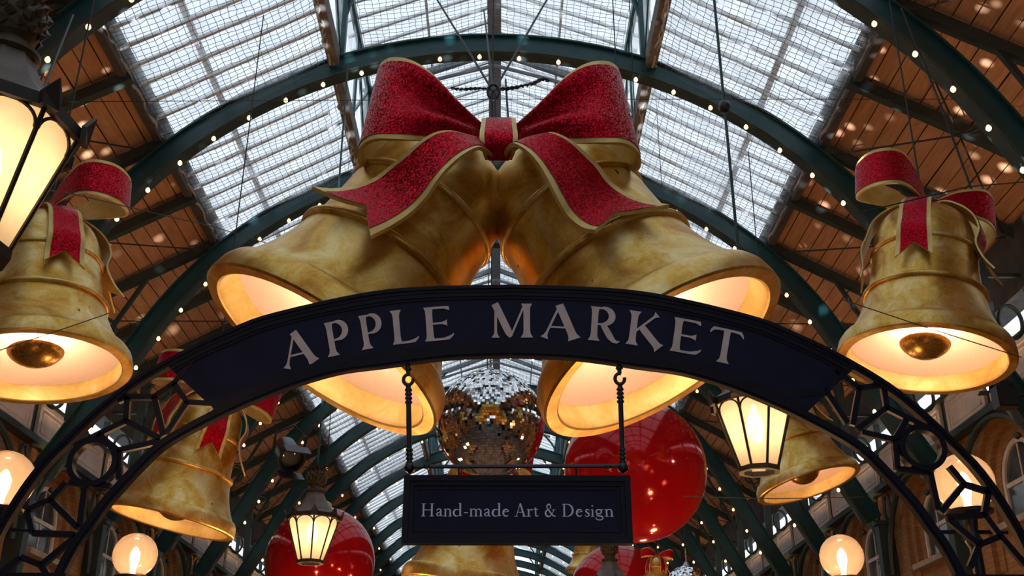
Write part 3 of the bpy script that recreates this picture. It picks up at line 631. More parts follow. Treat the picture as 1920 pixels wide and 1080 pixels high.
#SECTION3
# ------------------------------------------------------------------ bells
BP = [(.90, 0), (.985, 0), (1.0, .015), (1.0, .06), (.985, .15), (.955, .205), (.935, .222), (.915, .225), (.87, .29), (.80, .42), (.745, .56), (.705, .70), (.685, .80), (.66, .86), (.645, .98), (.628, 1.15), (.615, 1.36), (.605, 1.46), (.595, 1.58), (.57, 1.72), (.52, 1.85), (.43, 1.96), (.30, 2.03), (.15, 2.065), (.001, 2.07)]
def dens(p, n): return [(v.x, v.y) for v in [Vector((a.x, a.y, 0)) for a in cr([(r, h, 0) for r, h in p], n)]]
body_me = MB().lathe(BP[:4] + BP[4:8] + dens(BP[7:], 46)[1:], 72).mesh('body', 'gold_leaf', 28)
def ringprof(r, h, w): return [(r + w*math.cos(a), h + w*math.sin(a)) for a in [pi*(-.6 + 1.2*i/8) for i in range(9)]]
ringa_me = MB().lathe(ringprof(.69, .82, .034), 72).mesh('lower_ring', 'gold_leaf', 40)
ringb_me = MB().lathe(ringprof(.612, 1.40, .030), 72).mesh('upper_ring', 'gold_leaf', 40)
lip_me = MB().lathe([(.90, 0), (.885, .01), (.86, .19), (.85, .20)], 72, flip=True).mesh('inner_lip', 'gold_trim', 40)
lin_me = MB().lathe([(.852, .198), (.78, .245), (.62, .33), (.42, .41), (.2, .46), (.001, .475)], 72, flip=True).mesh('lining', 'bell_lining', 50)
clap_me = MB().lathe([(.001, .05), (.06, .055), (.13, .075), (.20, .115), (.255, .165), (.285, .21), (.29, .235), (.27, .255), (.001, .262)], 40).mesh('clapper', 'gold_dark', 50)
crod_me = MB().tube([(0, 0, .255), (0, 0, .47)], .012, 8).mesh('clapper_rod', 'gold_trim')
eye_me = MB().tube([(.07*math.cos(a), 0, 2.10 + .07*math.sin(a)) for a in [2*pi*i/16 for i in range(16)]], .02, 6, True).mesh('hanging_eye', 'chain_steel', 50)
def axis_rot(ax, spin=0.0):
    return (Vector((0, 0, 1)).rotation_difference(Vector(ax).normalized()) @ Matrix.Rotation(spin, 3, 'Z').to_quaternion())
def bell(loc, ax, R, label, watts, spin=0.0, clapper=True, group='golden bells'):
    b_ = empty('bell', loc, label, 'bell', group); b_.rotation_mode = 'QUATERNION'; b_.rotation_quaternion = axis_rot(ax, spin); b_.scale = (R, R, R)
    for nm, me in (('body', body_me), ('lower_ring', ringa_me), ('upper_ring', ringb_me), ('inner_lip', lip_me), ('lining', lin_me), ('hanging_eye', eye_me)): link(nm, me, b_)
    if clapper:
        c = link('clapper', clap_me, b_); link('clapper_rod', crod_me, c)
    point_light('bell_lamp', (0, 0, .36), watts, (1.0, .67, .43), .03, b_)
    return b_
# ribbons: gold backing with a glitter-red face let into it
def ribbon(A, B, nt=40, ns=8, thick=.02, inset=.11, notch=0.0, face=.006, flip=False, pinch=None):
    """A, B: edge points. returns (backing, face) meshes builders"""
    a, b_ = cr(A, 90), cr(B, 90)
    def S(s, t):
        te = t * (1 - notch * (1 - abs(2*s - 1)))
        k = te * 89; i = min(int(k), 88); w = k - i
        r_ = a[i].lerp(a[i+1], w).lerp(b_[i].lerp(b_[i+1], w), s)
        if pinch and te < .5: r_ = r_ + Vector((0, -pinch * math.sin(2*pi*(1.6*s + .1)) * math.sin(pi*min(1, te/.36)) * (1 if te < .36 else 0), 0))
        return r_
    back = MB().slab([[S(j/ns, i/nt) for j in range(ns+1)] for i in range(nt+1)], -thick if flip else thick)
    if flip: back.f = [q[::-1] for q in back.f]
    rows = []
    for i in range(nt+1):
        row = []
        for j in range(ns+1):
            s = inset + (1 - 2*inset) * j/ns; t = i/nt; p = S(s, t); e = .01
            dn = (S(s, min(1, t+e)) - S(s, max(0, t-e))).cross(S(min(1, s+e), t) - S(max(0, s-e), t))
            dn = dn.normalized() if dn.length > 1e-12 else Vector((0, 0, 0))
            row.append(p + dn * (face if flip else -face))
        rows.append(row)
    return back, MB().grid(rows, not flip)
def add_ribbon(nm, parent, A, B, local=False, **kw):
    if nm != 'knot': kw['flip'] = not kw.get('flip', False)
    bk, fc = ribbon(A, B, **kw); o = Vector((0, 0, 0)) if local else wpos(parent)
    p = link(nm, bk.mesh(nm, 'gold_trim', 40, o), parent); link('glitter_face', fc.mesh('glitter_face', 'red_glitter', 40, o), p, label='red glitter ribbon face')
    return p

# the giant pair
bell((-1.181, 7.368, 4.384), (.496, .083, .864), 1.0, 'giant golden bell leaning left under the big red bow', 140, .4, group='giant bell pair')
bell((1.355, 7.334, 4.361), (-.455, .13, .881), 1.0, 'giant golden bell leaning right under the big red bow', 140, 2.2, group='giant bell pair')
kc = P(935, 255, 6.85)
bow = empty('giant_bow', kc, 'giant red glitter bow with gold edges above the two giant bells', 'bow')
UPE = [(905,232,6.95),(862,196,6.78),(812,143,6.68),(772,115,6.62),(735,107,6.68),(712,122,6.88),(722,145,7.12),(775,185,7.22),(850,228,7.18),(905,245,7.08)]
LOE = [(905,262,6.95),(862,257,6.74),(795,257,6.60),(735,258,6.56),(692,263,6.64),(671,284,6.82),(678,312,7.06),(730,302,7.22),(820,288,7.2),(905,272,7.1)]
add_ribbon('loop', bow, [P(*q) for q in UPE], [P(*q) for q in LOE], nt=72, ns=16, inset=.055, thick=.03, pinch=.055)
mir = lambda L_: [P(1872 - u, v + 9*abs(u-936)/260, y) for u, v, y in L_]
add_ribbon('loop', bow, mir(UPE), mir(LOE), nt=72, ns=16, inset=.055, thick=.03, flip=True, pinch=.055)
TA = [(925,266,6.95),(893,256,6.74),(859,247,6.64),(838,244,6.60),(813,249,6.60),(785,266,6.62),(757,291,6.66),(729,312,6.72),(701,333,6.76),(665,347,6.78),(623,353,6.76),(586,349,6.70)]
TB = [(932,296,6.92),(917,283,6.72),(898,275,6.58),(870,288,6.50),(841,312,6.46),(820,337,6.46),(799,368,6.48),(771,397,6.50),(736,421,6.48),(695,442,6.42)]
add_ribbon('tail', bow, [P(*q) for q in TA], [P(*q) for q in TB], nt=50, ns=12, inset=.10, thick=.03, notch=.13)
TA2 = [(948,270,6.95),(985,258,6.74),(1016,251,6.62),(1032,247,6.60),(1051,252,6.60),(1076,266,6.62),(1100,288,6.66),(1125,312,6.70),(1146,340,6.74),(1174,361,6.76),(1210,376,6.74),(1255,383,6.66)]
TB2 = [(940,296,6.92),(948,278,6.70),(962,268,6.56),(988,282,6.50),(1009,305,6.46),(1030,340,6.46),(1048,376,6.48),(1065,404,6.50),(1090,425,6.50),(1115,431,6.46)]
add_ribbon('tail', bow, [P(*q) for q in TA2], [P(*q) for q in TB2], nt=50, ns=12, inset=.10, thick=.03, notch=.10, flip=True)
KA = [(908,230,7.15),(904,221,6.98),(902,232,6.80),(899,255,6.72),(902,278,6.76),(910,300,6.92)]
KB = [(964,230,7.15),(967,221,6.98),(968,232,6.80),(971,255,6.72),(968,280,6.76),(960,300,6.92)]
add_ribbon('knot', bow, [P(*q) for q in KB], [P(*q) for q in KA], nt=24, ns=8, inset=.13, thick=.05)
# bow on a single bell, built in bell radii with the bell axis as z
def small_bow(name_label, loc, ax, R, spin, tails=(0.0, 1.35, -1.35, pi), loops=((-1, .55), (1, .55)), group='red bows on the bells', knot_tilt=0.0):
    bw_ = empty('bow', loc, name_label, 'bow', group); bw_.rotation_mode = 'QUATERNION'; bw_.rotation_quaternion = axis_rot(ax, spin); bw_.scale = (R, R, R)
    # local: front of the bow is -y
    for s, up in loops:
        A = [(s*.06, -.10, 2.22), (s*.34, -.24, 2.42), (s*.68, -.34, 2.54), (s*.95, -.24, 2.50), (s*1.02, -.02, 2.46), (s*.92, .18, 2.42), (s*.55, .18, 2.36), (s*.06, .06, 2.22)]
        B = [(s*.06, -.12, 2.08), (s*.34, -.28, 2.06), (s*.68, -.38, 2.02), (s*.92, -.28, 1.97), (s*1.0, -.04, 1.96), (s*.90, .20, 1.99), (s*.55, .22, 2.06), (s*.06, .08, 2.10)]
        add_ribbon('loop', bw_, A, B, True, nt=48, ns=6, inset=.09, thick=.025, flip=(s > 0), face=.008)
    A = [(.10, .0, 2.26), (.12, -.10, 2.26), (.13, -.17, 2.17), (.12, -.16, 2.07), (.10, -.05, 2.05)]
    add_ribbon('knot', bw_, A, [(-x, y, z) for x, y, z in A], True, nt=16, ns=6, inset=.15, thick=.03, face=.008)
    for i, az in enumerate(tails):
        wv = .05 * (-1) ** i
        prof = [(.10, 2.12, .10), (.30, 2.11, .15), (.50, 1.98, .17), (.63, 1.82, .18), (.69, 1.62, .185), (.70 + wv, 1.43, .195), (.73, 1.20, .205), (.80 - wv, 1.02, .215)]
        A, B = [], []
        for r, h, w in prof:
            rad = Vector((math.sin(az), -math.cos(az), 0)); tn = Vector((math.cos(az), math.sin(az), 0))
            A.append(rad*r - tn*w + Vector((0, 0, h))); B.append(rad*r + tn*w + Vector((0, 0, h)))
        add_ribbon('tail', bw_, A, B, True, nt=30, ns=8, inset=.13, thick=.02, notch=.14, face=.008)
    return bw_
def cable(name, pts, r, label, cat='cable', group='suspension cables', mat='cable_black'):
    pts = [Vector(p) for p in pts]
    return single(name, MB().tube(pts, r, 6), mat, pts[0], label, cat, group)
def bell_set(loc, ax, R, lb, lw, watts, spin, bspin, tails, zs=1.0, **kw):
    loc = Vector(loc); axn = Vector(ax).normalized()
    o1 = bell(loc, ax, R, lb, watts, spin); o2 = small_bow(lw, loc, ax, R, bspin, tails, **kw); o1.scale.z *= zs; o2.scale.z *= zs
    return loc + axn * (2.15 * R * zs)
tR = bell_set((3.899, 8.827, 4.887), (.166, .051, .985), .75, 'golden bell hanging at the right edge with its clapper showing', 'red bow on top of the right front bell', 55, 0.3, .42, (-.92, .55, -2.3, 2.2))
tL = bell_set((-3.594, 8.131, 4.534), (-.118, .059, .991), .75, 'golden bell cut by the left edge behind the near lantern', 'red bow on top of the left front bell', 55, 1.7, -.28, (.95, 2.4, -.6, -2.0), zs=.90)
tBL = bell_set((-3.642, 12.338, 4.167), (.213, 0, .977), .75, 'tilted golden bell seen through the left tracery of the arched sign', 'red bow on the tilted bell behind the left tracery', 26, 3.1, .55, (.05, 1.2, -1.2, 2.7))
tBR = bell_set((4.539, 14.923, 5.242), (-.239, .08, .968), .75, 'small tilted golden bell behind the right hanging lantern', 'red bow on the bell behind the right hanging lantern', 26, 4.4, .2, (-.3, 1.2, -1.5, 2.7))
bc = PD(868, 1100, 13.2)
tBC = bell_set(bc, (.16, -.05, .98), .78, 'golden bell peeking out below the small hanging board', 'red bow of the bell below the small hanging board', 26, 5.2, .9, (.2, 1.1, -1.2, 2.7))
tiny = PD(1232, 1110, 13.8)
tTB = bell_set(tiny, (.05, 0, 1), .215, 'tiny golden bell at the bottom edge beside the lower red bauble', 'small red and gold bow over the tiny bell at the bottom edge', .6, .5, .2, (.2, 1.2, -1.2, 2.7))
t2c = PD(1098, 1075, 19.8)
bell(t2c, (.1, 0, 1), .38, 'far small golden bell just right under the hanging board', .8, 1.0)
for tp, lab in ((tR, 'right front bell'), (tL, 'left front bell'), (tBL, 'tilted bell behind the left tracery'), (tBR, 'bell behind the right lantern'), (tBC, 'bell below the small board'), (tTB, 'tiny bell at the bottom edge')):
    zt_ = min(roofz(tp.x), ZC + math.sqrt(max(.1, RI*RI - tp.x**2))) if abs(tp.x) > 2.6 else EZ + .6
    cable('cable', [tp, (tp.x + .05, tp.y, zt_)], .008, 'thin black cable holding the ' + lab)
cable('cable', [t2c + Vector((0, 0, .7)), (t2c.x, t2c.y, EZ + .4)], .006, 'thin black cable holding the far small bell')

# rigging of the giant bow
sh = P(925, 172, 7.1)
rg = empty('bow_rigging', sh, 'black slings and shackle lifting the giant bow', 'rigging')
part('shackle', MB().tube([sh + Vector((.045*math.cos(a), 0, .07*math.sin(a))) for a in [2*pi*i/16 for i in range(16)]], .012, 6, True), 'iron_black', rg, 50)
for q in ((820, 0, 9.0), (1028, -5, 9.0), (912, 60, 9.5)): part('sling', MB().tube([sh, P(*q), P(*q) + (P(*q) - sh) * .6], .010, 6), 'cable_black', rg)
for a, b_ in (((922, 175, 7.1), (922, 232, 7.0)), ((928, 175, 7.1), (929, 232, 7.0)), ((948, 150, 7.6), (953, 226, 7.0))): part('sling', MB().tube([P(*a), P(*b_)], .009, 6), 'cable_black', rg)
ch = [P(u, v, 7.4) for u, v in ((925, 168), (960, 165), (995, 158), (1018, 148), (1030, 152))]
part('chain', MB().tube(cr(ch, 26), [.012 if i % 2 else .02 for i in range(26)], 6), 'iron_black', rg)
part('chain', MB().tube(cr([P(u, v, 7.4) for u, v in ((925, 168), (890, 166), (865, 168), (845, 165))], 20), [.010 if i % 2 else .017 for i in range(20)], 6), 'iron_black', rg)

# ------------------------------------------------------------------ mirror balls, baubles
def mirror_ball(c, R, n, label):
    b_ = empty('mirror_ball', c, label, 'mirror ball', 'mirror balls'); mb = MB(); rnd = random.Random(3)
    core = MB().lathe([(R*.985*math.sin(pi*i/24), -R*.985*math.cos(pi*i/24)) for i in range(25)], 48).mesh('core', 'cable_black', 60); link('core', core, b_)
    h = pi * R / n
    for i in range(n):
        th = pi*(i + .5)/n; rr = R*math.sin(th); m = max(3, int(2*pi*rr/h))
        for k in range(m):
            ph = 2*pi*(k + .5*(i % 2))/m; nrm = Vector((math.sin(th)*math.cos(ph), math.sin(th)*math.sin(ph), math.cos(th)))
            e1 = Vector((-math.sin(ph), math.cos(ph), 0)); e2 = nrm.cross(e1); jt = .02
            nn = (nrm + e1*rnd.gauss(0, jt) + e2*rnd.gauss(0, jt)).normalized(); e1 = (e1 - nn*e1.dot(nn)).normalized(); e2 = nn.cross(e1); w = h*.47
            o = nrm*R; mb.add([o - e1*w - e2*w, o + e1*w - e2*w, o + e1*w + e2*w, o - e1*w + e2*w], [(0, 1, 2, 3)])
    t = link('mirror_tiles', mb.mesh('mirror_tiles', 'mirror_tile'), b_, kind='stuff')
    link('cap', MB().lathe([(.001, R+.05), (.03, R+.05), (.05, R+.01), (.07, R-.01)], 12).mesh('cap', 'chain_steel', 40), b_)
    link('chain', MB().tube([(0, 0, R+.04 + .03*i) for i in range(8)], [.014 if i % 2 else .007 for i in range(8)], 6).mesh('chain', 'chain_steel'), b_)
    link('cable', MB().tube([(0, 0, R+.25), (0, 0, EZ + .4 - c.z)], .006, 6).mesh('cable', 'cable_black'), b_)
    return b_
BALL = PD(919, 794, 11.3); BALLR = .575
mirror_ball(BALL, BALLR, 62, 'large mirror ball hanging between the two giant bells')
mirror_ball(PD(1290, 1104, 15.5), .33, 34, 'mirror ball cut by the bottom edge right of centre')
def bauble(c, R, label, dots):
    b_ = empty('bauble', c, label, 'bauble', 'giant red baubles')
    link('sphere', MB().lathe([(R*math.sin(pi*i/48), -R*math.cos(pi*i/48)) for i in range(49)], 80).mesh('sphere', 'bauble_red', 80), b_)
    link('cap', MB().lathe([(.001, R+.10), (.05*R+.03, R+.10), (.14*R, R+.07), (.15*R, R-.02)], 24).mesh('cap', 'gold_trim', 40), b_)
    link('cable', MB().tube([(0, 0, R+.09), (0, 0, EZ + .3 - c.z)], .008, 6).mesh('cable', 'cable_black'), b_)
    return b_
bauble(PD(1191, 882, 12.6), .838, 'largest red glossy bauble right of the small hanging board', 0)
bauble(PD(600, 1054, 17.5), .893, 'red glossy bauble behind the middle hanging lantern', 0)
bauble(PD(1160, 1112, 18.5), .84, 'red glossy bauble below the small hanging board, cut by the bottom edge', 0)

# ------------------------------------------------------------------ lanterns (eight sided, tapering)
def oct_pts(r, z, rot=0.0): return [Vector((r*math.cos(rot + pi/4*k), r*math.sin(rot + pi/4*k), z)) for k in range(8)]
def lantern_parts():
    R0, R1, Hh = .26, .125, .43
    d = {}
    T, Bt = oct_pts(R0, 0), oct_pts(R1, -Hh)
    d['pane'] = []; d['corner_bar'] = []; d['pane_arch'] = []; d['ear'] = []
    for k in range(8):
        a, b_, c, e = T[k], T[(k+1) % 8], Bt[(k+1) % 8], Bt[k]
        d['pane'].append(MB().add([a*.985, b_*.985, c*.985, e*.985], [(3, 2, 1, 0)]).mesh('pane', 'lantern_glass'))
        d['corner_bar'].append(MB().tube([a, e], .0085, 6).mesh('corner_bar', 'lantern_iron'))
        S = lambda s, t: (a.lerp(e, t)).lerp(b_.lerp(c, t), s)
        arcp = [S(.5 - .47*math.cos(t), .17 - .155*math.sin(t)) for t in [pi*i/14 for i in range(15)]]
        d['pane_arch'].append(MB().tube(arcp, .006, 5).mesh('pane_arch', 'lantern_iron'))
        dr = Vector((a.x, a.y, 0)).normalized(); tn = Vector((-dr.y, dr.x, 0)); o = a*1.04
        d['ear'].append(MB().prism([o - tn*.03 + Vector((0, 0, -.015)), o + tn*.03 + Vector((0, 0, -.015)), o + tn*.035 + Vector((0, 0, .03)), o + dr*.02 + Vector((0, 0, .085)), o - tn*.035 + Vector((0, 0, .03))], dr*.018).mesh('ear', 'lantern_iron'))
    def octring(r0, r1, z0, z1, nm, mat):
        mb = MB(); Q = [oct_pts(r0, z0), oct_pts(r1, z0), oct_pts(r1, z1), oct_pts(r0, z1)]
        for k in range(4):
            A, B = Q[k] + [Q[k][0]], Q[(k+1) % 4] + [Q[(k+1) % 4][0]]; mb.grid([A, B])
        return mb.mesh(nm, mat)
    d['rim'] = octring(R0-.03, R0+.018, -.012, .03, 'rim', 'lantern_iron')
    d['base_ring'] = octring(R1-.022, R1+.012, -Hh-.02, -Hh+.012, 'base_ring', 'lantern_iron')
    mb = MB(); rows = [oct_pts(r, z) for r, z in ((R0+.01, .03), (R0*.80, .075), (R0*.55, .15), (R0*.38, .23), (R0*.33, .27))]
    for i in range(4): mb.grid([rows[i] + [rows[i][0]], rows[i+1] + [rows[i+1][0]]])
    d['roof'] = mb.mesh('roof', 'lantern_roof')
    d['collar'] = MB().lathe([(.085, .265), (.10, .275), (.10, .29), (.07, .30), (.06, .33), (.075, .345)], 20).mesh('collar', 'bronze', 40)
    mb = MB(); mb.lathe([(.06, .33), (.085, .37), (.095, .42), (.085, .47), (.055, .51), (.02, .53)], 16)
    for i in range(5):
        for k in range(10):
            ph = 2*pi*(k + .5*(i % 2))/10; zz = .365 + .03*i; rr = (.085, .095, .097, .09, .072)[i]; c = Vector((rr*math.cos(ph), rr*math.sin(ph), zz)); dr = Vector((math.cos(ph), math.sin(ph), 0)); tn = Vector((-dr.y, dr.x, 0))
            mb.add([c - tn*.022, c + Vector((0, 0, .03)), c + tn*.022, c - Vector((0, 0, .015)), c + dr*.02 + Vector((0, 0, .012))], [(0, 1, 4), (1, 2, 4), (2, 3, 4), (3, 0, 4)])
    for k in range(8):
        ph = 2*pi*k/8; dr = Vector((math.cos(ph), math.sin(ph), 0)); tn = Vector((-dr.y, dr.x, 0)); c = Vector((0, 0, .51)) + dr*.05
        mb.add([c - tn*.02, c + tn*.02, c + dr*.07 + tn*.016 + Vector((0, 0, .03)), c + dr*.10 + Vector((0, 0, .02)), c + dr*.07 - tn*.016 + Vector((0, 0, .03))], [(0, 1, 2, 3, 4)])
    d['pineapple_finial'] = mb.mesh('pineapple_finial', 'bronze')
    d['bulb'] = MB().lathe([(.001, -.26), (.03, -.25), (.05, -.20), (.055, -.14), (.045, -.08), (.02, -.04), (.018, 0)], 20).mesh('bulb', 'lamp_glow', 60)
    return d
LP = lantern_parts(); LS = 1.29
def lantern(loc, label, rod_top, watts, rot=0.0):
    L_ = empty('lantern', loc, label, 'lantern', 'hanging octagonal lanterns'); L_.rotation_euler = (0, 0, rot); L_.scale = (LS, LS, LS)
    for nm, me in LP.items():
        if isinstance(me, list):
            for m_ in me: link(nm, m_, L_)
        else: link(nm, me, L_)
    link('hanging_rod', MB().tube([(0, 0, .52), (0, 0, (rod_top - loc.z)/LS)], .011, 8).mesh('hanging_rod', 'teal_paint'), L_)
    point_light('lantern_lamp', (0, 0, -.15), watts, (1.0, .76, .48), .06, L_)
    return L_
def archz(x): return ZC + math.sqrt(RI*RI - x*x)
l1 = PD(-16, 240, 4.4); lantern(l1, 'large near lantern cut by the left edge', archz(l1.x), 14, .25)
l2 = PD(1412, 760, 9.03); L2 = lantern(l2, 'lit lantern hanging under the right end of the sign panel', archz(l2.x), 14, .18); link('rod_joint', MB().lathe([(.001, -.06), (.035, -.04), (.045, 0), (.035, .04), (.001, .06)], 12).mesh('rod_joint', 'iron_black', 50), L2, (0, 0, 2.32))
l3 = PD(588, 973, 14.06); lantern(l3, 'lit lantern hanging in front of the left red bauble', archz(l3.x), 14, .18)
l4 = PD(1145, 1096, 16.2); lantern(l4, 'lantern top with finial in front of the lower red bauble', archz(l4.x), 14, .1)

# ------------------------------------------------------------------ globe lamps on posts
gl_me = MB().lathe([(.205*math.sin(t), -.205*math.cos(t)) for t in [pi*(.13 + .87*i/30) for i in range(31)]], 40).mesh('globe', 'globe_glass', 80)
gb_me = MB().lathe([(.001, -.17), (.018, -.17), (.03, -.10), (.045, -.04), (.042, .02), (.02, .065), (.001, .08)], 16).mesh('bulb', 'lamp_glow', 60)
gp_me = MB().lathe([(.16, -.205), (.165, -.195), (.10, -.175), (.07, -.17)], 24).lathe([(.001, -.235), (.06, -.235), (.16, -.215), (.16, -.205)], 24).mesh('gallery', 'iron_black', 40)
def globe(x, y, label):
    z = 3.43; g = empty('globe_lamp', (x, y, 0), label, 'street lamp', 'globe lamps on posts')
    link('globe', gl_me, g, (0, 0, z)); link('bulb', gb_me, g, (0, 0, z)); link('gallery', gp_me, g, (0, 0, z))
    link('post', MB().lathe([(.16, 0), (.16, .25), (.10, .32), (.07, .5), (.045, .9), (.038, z-.45), (.06, z-.40), (.035, z-.35), (.05, z-.23)], 16).mesh('post', 'iron_black', 40), g)
    link('ladder_bar', MB().tube([(-.24, 0, z-.34), (.24, 0, z-.34)], .014, 6).mesh('ladder_bar', 'iron_black'), g)
    point_light('globe_lamp_light', (0, 0, z), 20, (1.0, .64, .36), .05, g)
for s, side in ((-1, 'left'), (1, 'right')):
    for y, lab in ((7.3, 'nearer frosted globe lamp behind the %s foot of the sign arch'), (10.2, 'farther frosted globe lamp inside the %s foot of the sign arch')):
        globe(-3.27 if s < 0 else 3.38, y, lab % side)
#SECTION4
# ------------------------------------------------------------------ netting under the skylights
def net_mesh(kind, s):
    mb = MB(); nu, nv = (26, 32) if kind == 'side' else (40, 32); rnd = random.Random(5 + s); pts = []
    for i in range(nu + 1):
        row = []
        for j in range(nv + 1):
            u, w = i/nu, j/nv
            if kind == 'side': x = XI + .05 + (XB - XI - .1)*u; z = roofz(x) - .10
            else: x = -2.4 + 4.8*u; z = EZ + .32 - .42*abs(x)*.6 + .25
            sag = .16*math.sin(pi*u)*math.sin(pi*w) + .05*math.sin(5*u + 3*w) * math.sin(pi*w)
            yy = -BAY/2 + .12 + (BAY - .24)*w
            row.append(Vector(((s if kind == 'side' else 1)*x + rnd.gauss(0, .008), yy + rnd.gauss(0, .008) + .03*math.sin(9*u), z - sag - 9 + rnd.gauss(0, .006))))
        pts.append(row)
    r = .0042
    def seg(p, q):
        t = (q - p).normalized(); a = t.cross(Vector((0, 0, 1))).normalized(); b_ = a.cross(t)
        c = [a*r, b_*(r*.9) - a*(r*.5), -b_*(r*.9) - a*(r*.5)]
        mb.add([p + k for k in c] + [q + k for k in c], [(0, 1, 4, 3), (1, 2, 5, 4), (2, 0, 3, 5)])
    for i in range(nu + 1):
        for j in range(nv + 1):
            if i < nu: seg(pts[i][j], pts[i+1][j])
            if j < nv: seg(pts[i][j], pts[i][j+1])
    edge = [pts[-1][j] for j in range(nv+1)]
    return mb.mesh('net_mesh', 'net_cord'), pts
def rope_mesh(path, seed):
    rnd = random.Random(seed); mb = MB()
    for q in range(3):
        p = [v_ + Vector((rnd.gauss(0, .022), rnd.gauss(0, .02), rnd.gauss(0, .022))) for v_ in path]
        mb.tube(cr(p, 40), [.013 + .009*rnd.random() for _ in range(40)], 5)
    return mb.mesh('edge_rope', 'net_rope', 60)
nets = {}
for s in (-1, 1):
    me, pts = net_mesh('side', s); nets[s] = (me, rope_mesh([pts[-1][j] for j in range(0, 33, 2)], 1), rope_mesh([pts[0][j] for j in range(0, 33, 2)], 2), rope_mesh([pts[i][0] for i in range(0, 27, 2)], 4))
nets[0] = (net_mesh('mid', 1)[0],)
for k in range(2, 12):
    yc = RIBS[k + KO] + BAY/2
    for s, side in ((-1, 'left skylight'), (1, 'right skylight'), (0, 'central lantern')):
        wh = {2: 'over the camera', 3: 'over the bells', 4: 'in the topmost bay shown', 5: 'right behind the big bow', 6: 'behind the giant bells'}.get(k, ORD[k - 6] + ' bay beyond the giant bells' if k > 6 else '')
        o = empty('safety_net', (0, yc, 9), 'dark safety net under the %s, %s' % (side, wh), 'net', 'safety nets under the %s' % side)
        link('net_mesh', nets[s][0], o, kind='stuff')
        for m_ in nets[s][1:]: link('edge_rope', m_, o)

# ------------------------------------------------------------------ tie rods and loose cables under the roof
for k in range(2, 12):
    y0, y1 = RIBS[k + KO], RIBS[k + KO + 1]
    for s, side in ((-1, 'left'), (1, 'right')):
        a0, a1 = Vector((s*5.25, y0, roofz(5.25)-.22)), Vector((s*7.8, y1, roofz(7.8)-.22)); b0, b1 = Vector((s*7.8, y0, roofz(7.8)-.25)), Vector((s*5.25, y1, roofz(5.25)-.25))
        wh = {4: 'above the side bells', 5: 'behind the side bells', 6: 'beside the giant bells'}.get(k, ORD[k - 6] + ' bay beyond the giant bells' if k > 6 else ('over the camera' if k == 2 else 'over the sign'))
        tr = empty('cross_brace', a0, 'crossing tie rods under the %s boards, %s' % (side, wh), 'tie rod', 'tie rods under the %s boards' % side)
        part('rod', MB().tube([a0, a1], .014, 6), 'cable_black', tr); part('rod', MB().tube([b0, b1], .014, 6), 'cable_black', tr)
def cab(pts, r, lab, mat='cable_black'): cable('cable', [P(*q) for q in pts], r, lab, mat=mat)
cab([(1690, 15, 10.6), (1765, 200, 10.6), (1838, 400, 10.6)], .013, 'straight dark stay crossing the boards above the right bell')
cab([(-20, 345, 4.6), (120, 360, 5.2), (400, 425, 7.3), (520, 462, 8.6)], .004, 'thin wire from the near lantern towards the left giant bell')
cab([(-10, 660, 6.6), (115, 618, 7.0), (205, 587, 7.4)], .004, 'thin wire across the mouth of the left front bell')
cab([(1580, 562, 7.2), (1740, 615, 7.4), (1915, 670, 7.6)], .004, 'thin wire across the mouth of the right front bell')
cab([(100, 191, 12.0), (960, 186, 12.2), (1930, 186, 12.0)], .005, 'thin level wire across the skylights above the bow')
cab([(137, 28, 8.5), (82, 165, 6.0)], .010, 'dark stay beside the finial of the near lantern')
cab([(1280, 930, 9.5), (1450, 935, 9.6), (1620, 932, 9.8)], .004, 'thin wire in front of the small tilted bell on the right')
cab([(1615, 398, 8.2), (1815, 350, 8.6), (1935, 340, 9.0)], .006, 'thin stay tied to the bow of the right front bell')

# ------------------------------------------------------------------ spotlights and speaker
def spot_fixture(loc, aim, label, lit, watts=0, size=.16):
    f_ = empty('spotlight', loc, label, 'spotlight', 'black stage spotlights'); f_.rotation_mode = 'QUATERNION'; f_.rotation_quaternion = (Vector(aim) - Vector(loc)).to_track_quat('-Z', 'Y')
    k = size/.16
    link('housing', MB().lathe([(.001, .20*k), (.06*k, .20*k), (.09*k, .12*k), (.09*k, -.10*k), (.11*k, -.12*k), (.11*k, -.16*k), (.095*k, -.16*k), (.09*k, -.09*k)], 20).mesh('housing', 'iron_black', 40), f_)
    link('lens', MB().lathe([(.088*k, -.10*k), (.06*k, -.115*k), (.001, -.12*k)], 20, flip=True).mesh('lens', 'spot_lens' if lit else 'window_glass', 60), f_)
    link('yoke', MB().tube([(-.12*k, 0, 0), (-.13*k, .14*k, .04), (0, .22*k, .05), (.13*k, .14*k, .04), (.12*k, 0, 0)], .012*k, 6).mesh('yoke', 'iron_black'), f_)
    for i in range(2): link('barn_door', MB().box((-.10*k, (-.115 if i else .105)*k, -.30*k), (.10*k, (-.105 if i else .115)*k, -.16*k)).mesh('barn_door', 'iron_black'), f_)
    return f_
s1 = PD(540, 848, 13.0); spot_fixture(s1, (-1.0, 10.0, 3.0), 'black stage spotlight clamped to a roof arch left of centre', False, size=.24)
s2 = PD(1872, 722, 10.2); spot_fixture(s2, BALL, 'lit white spotlight beside the speaker under the right bell', True, size=.10)
sp = PD(1884, 744, 9.9)
spk = empty('loudspeaker', sp, 'black box loudspeaker below the right bell at the right edge', 'loudspeaker')
part('cabinet', MB().box(sp + Vector((-.095, -.07, -.11)), sp + Vector((.095, .07, .09))), 'iron_black', spk)
part('grille', MB().box(sp + Vector((-.085, -.08, -.10)), sp + Vector((.085, -.07, .08))), 'cable_black', spk)
part('bracket', MB().tube([sp + Vector((.11, 0, 0)), sp + Vector((.5, .1, .1)), sp + Vector((2.0, .4, .2))], .02, 6), 'iron_black', spk)

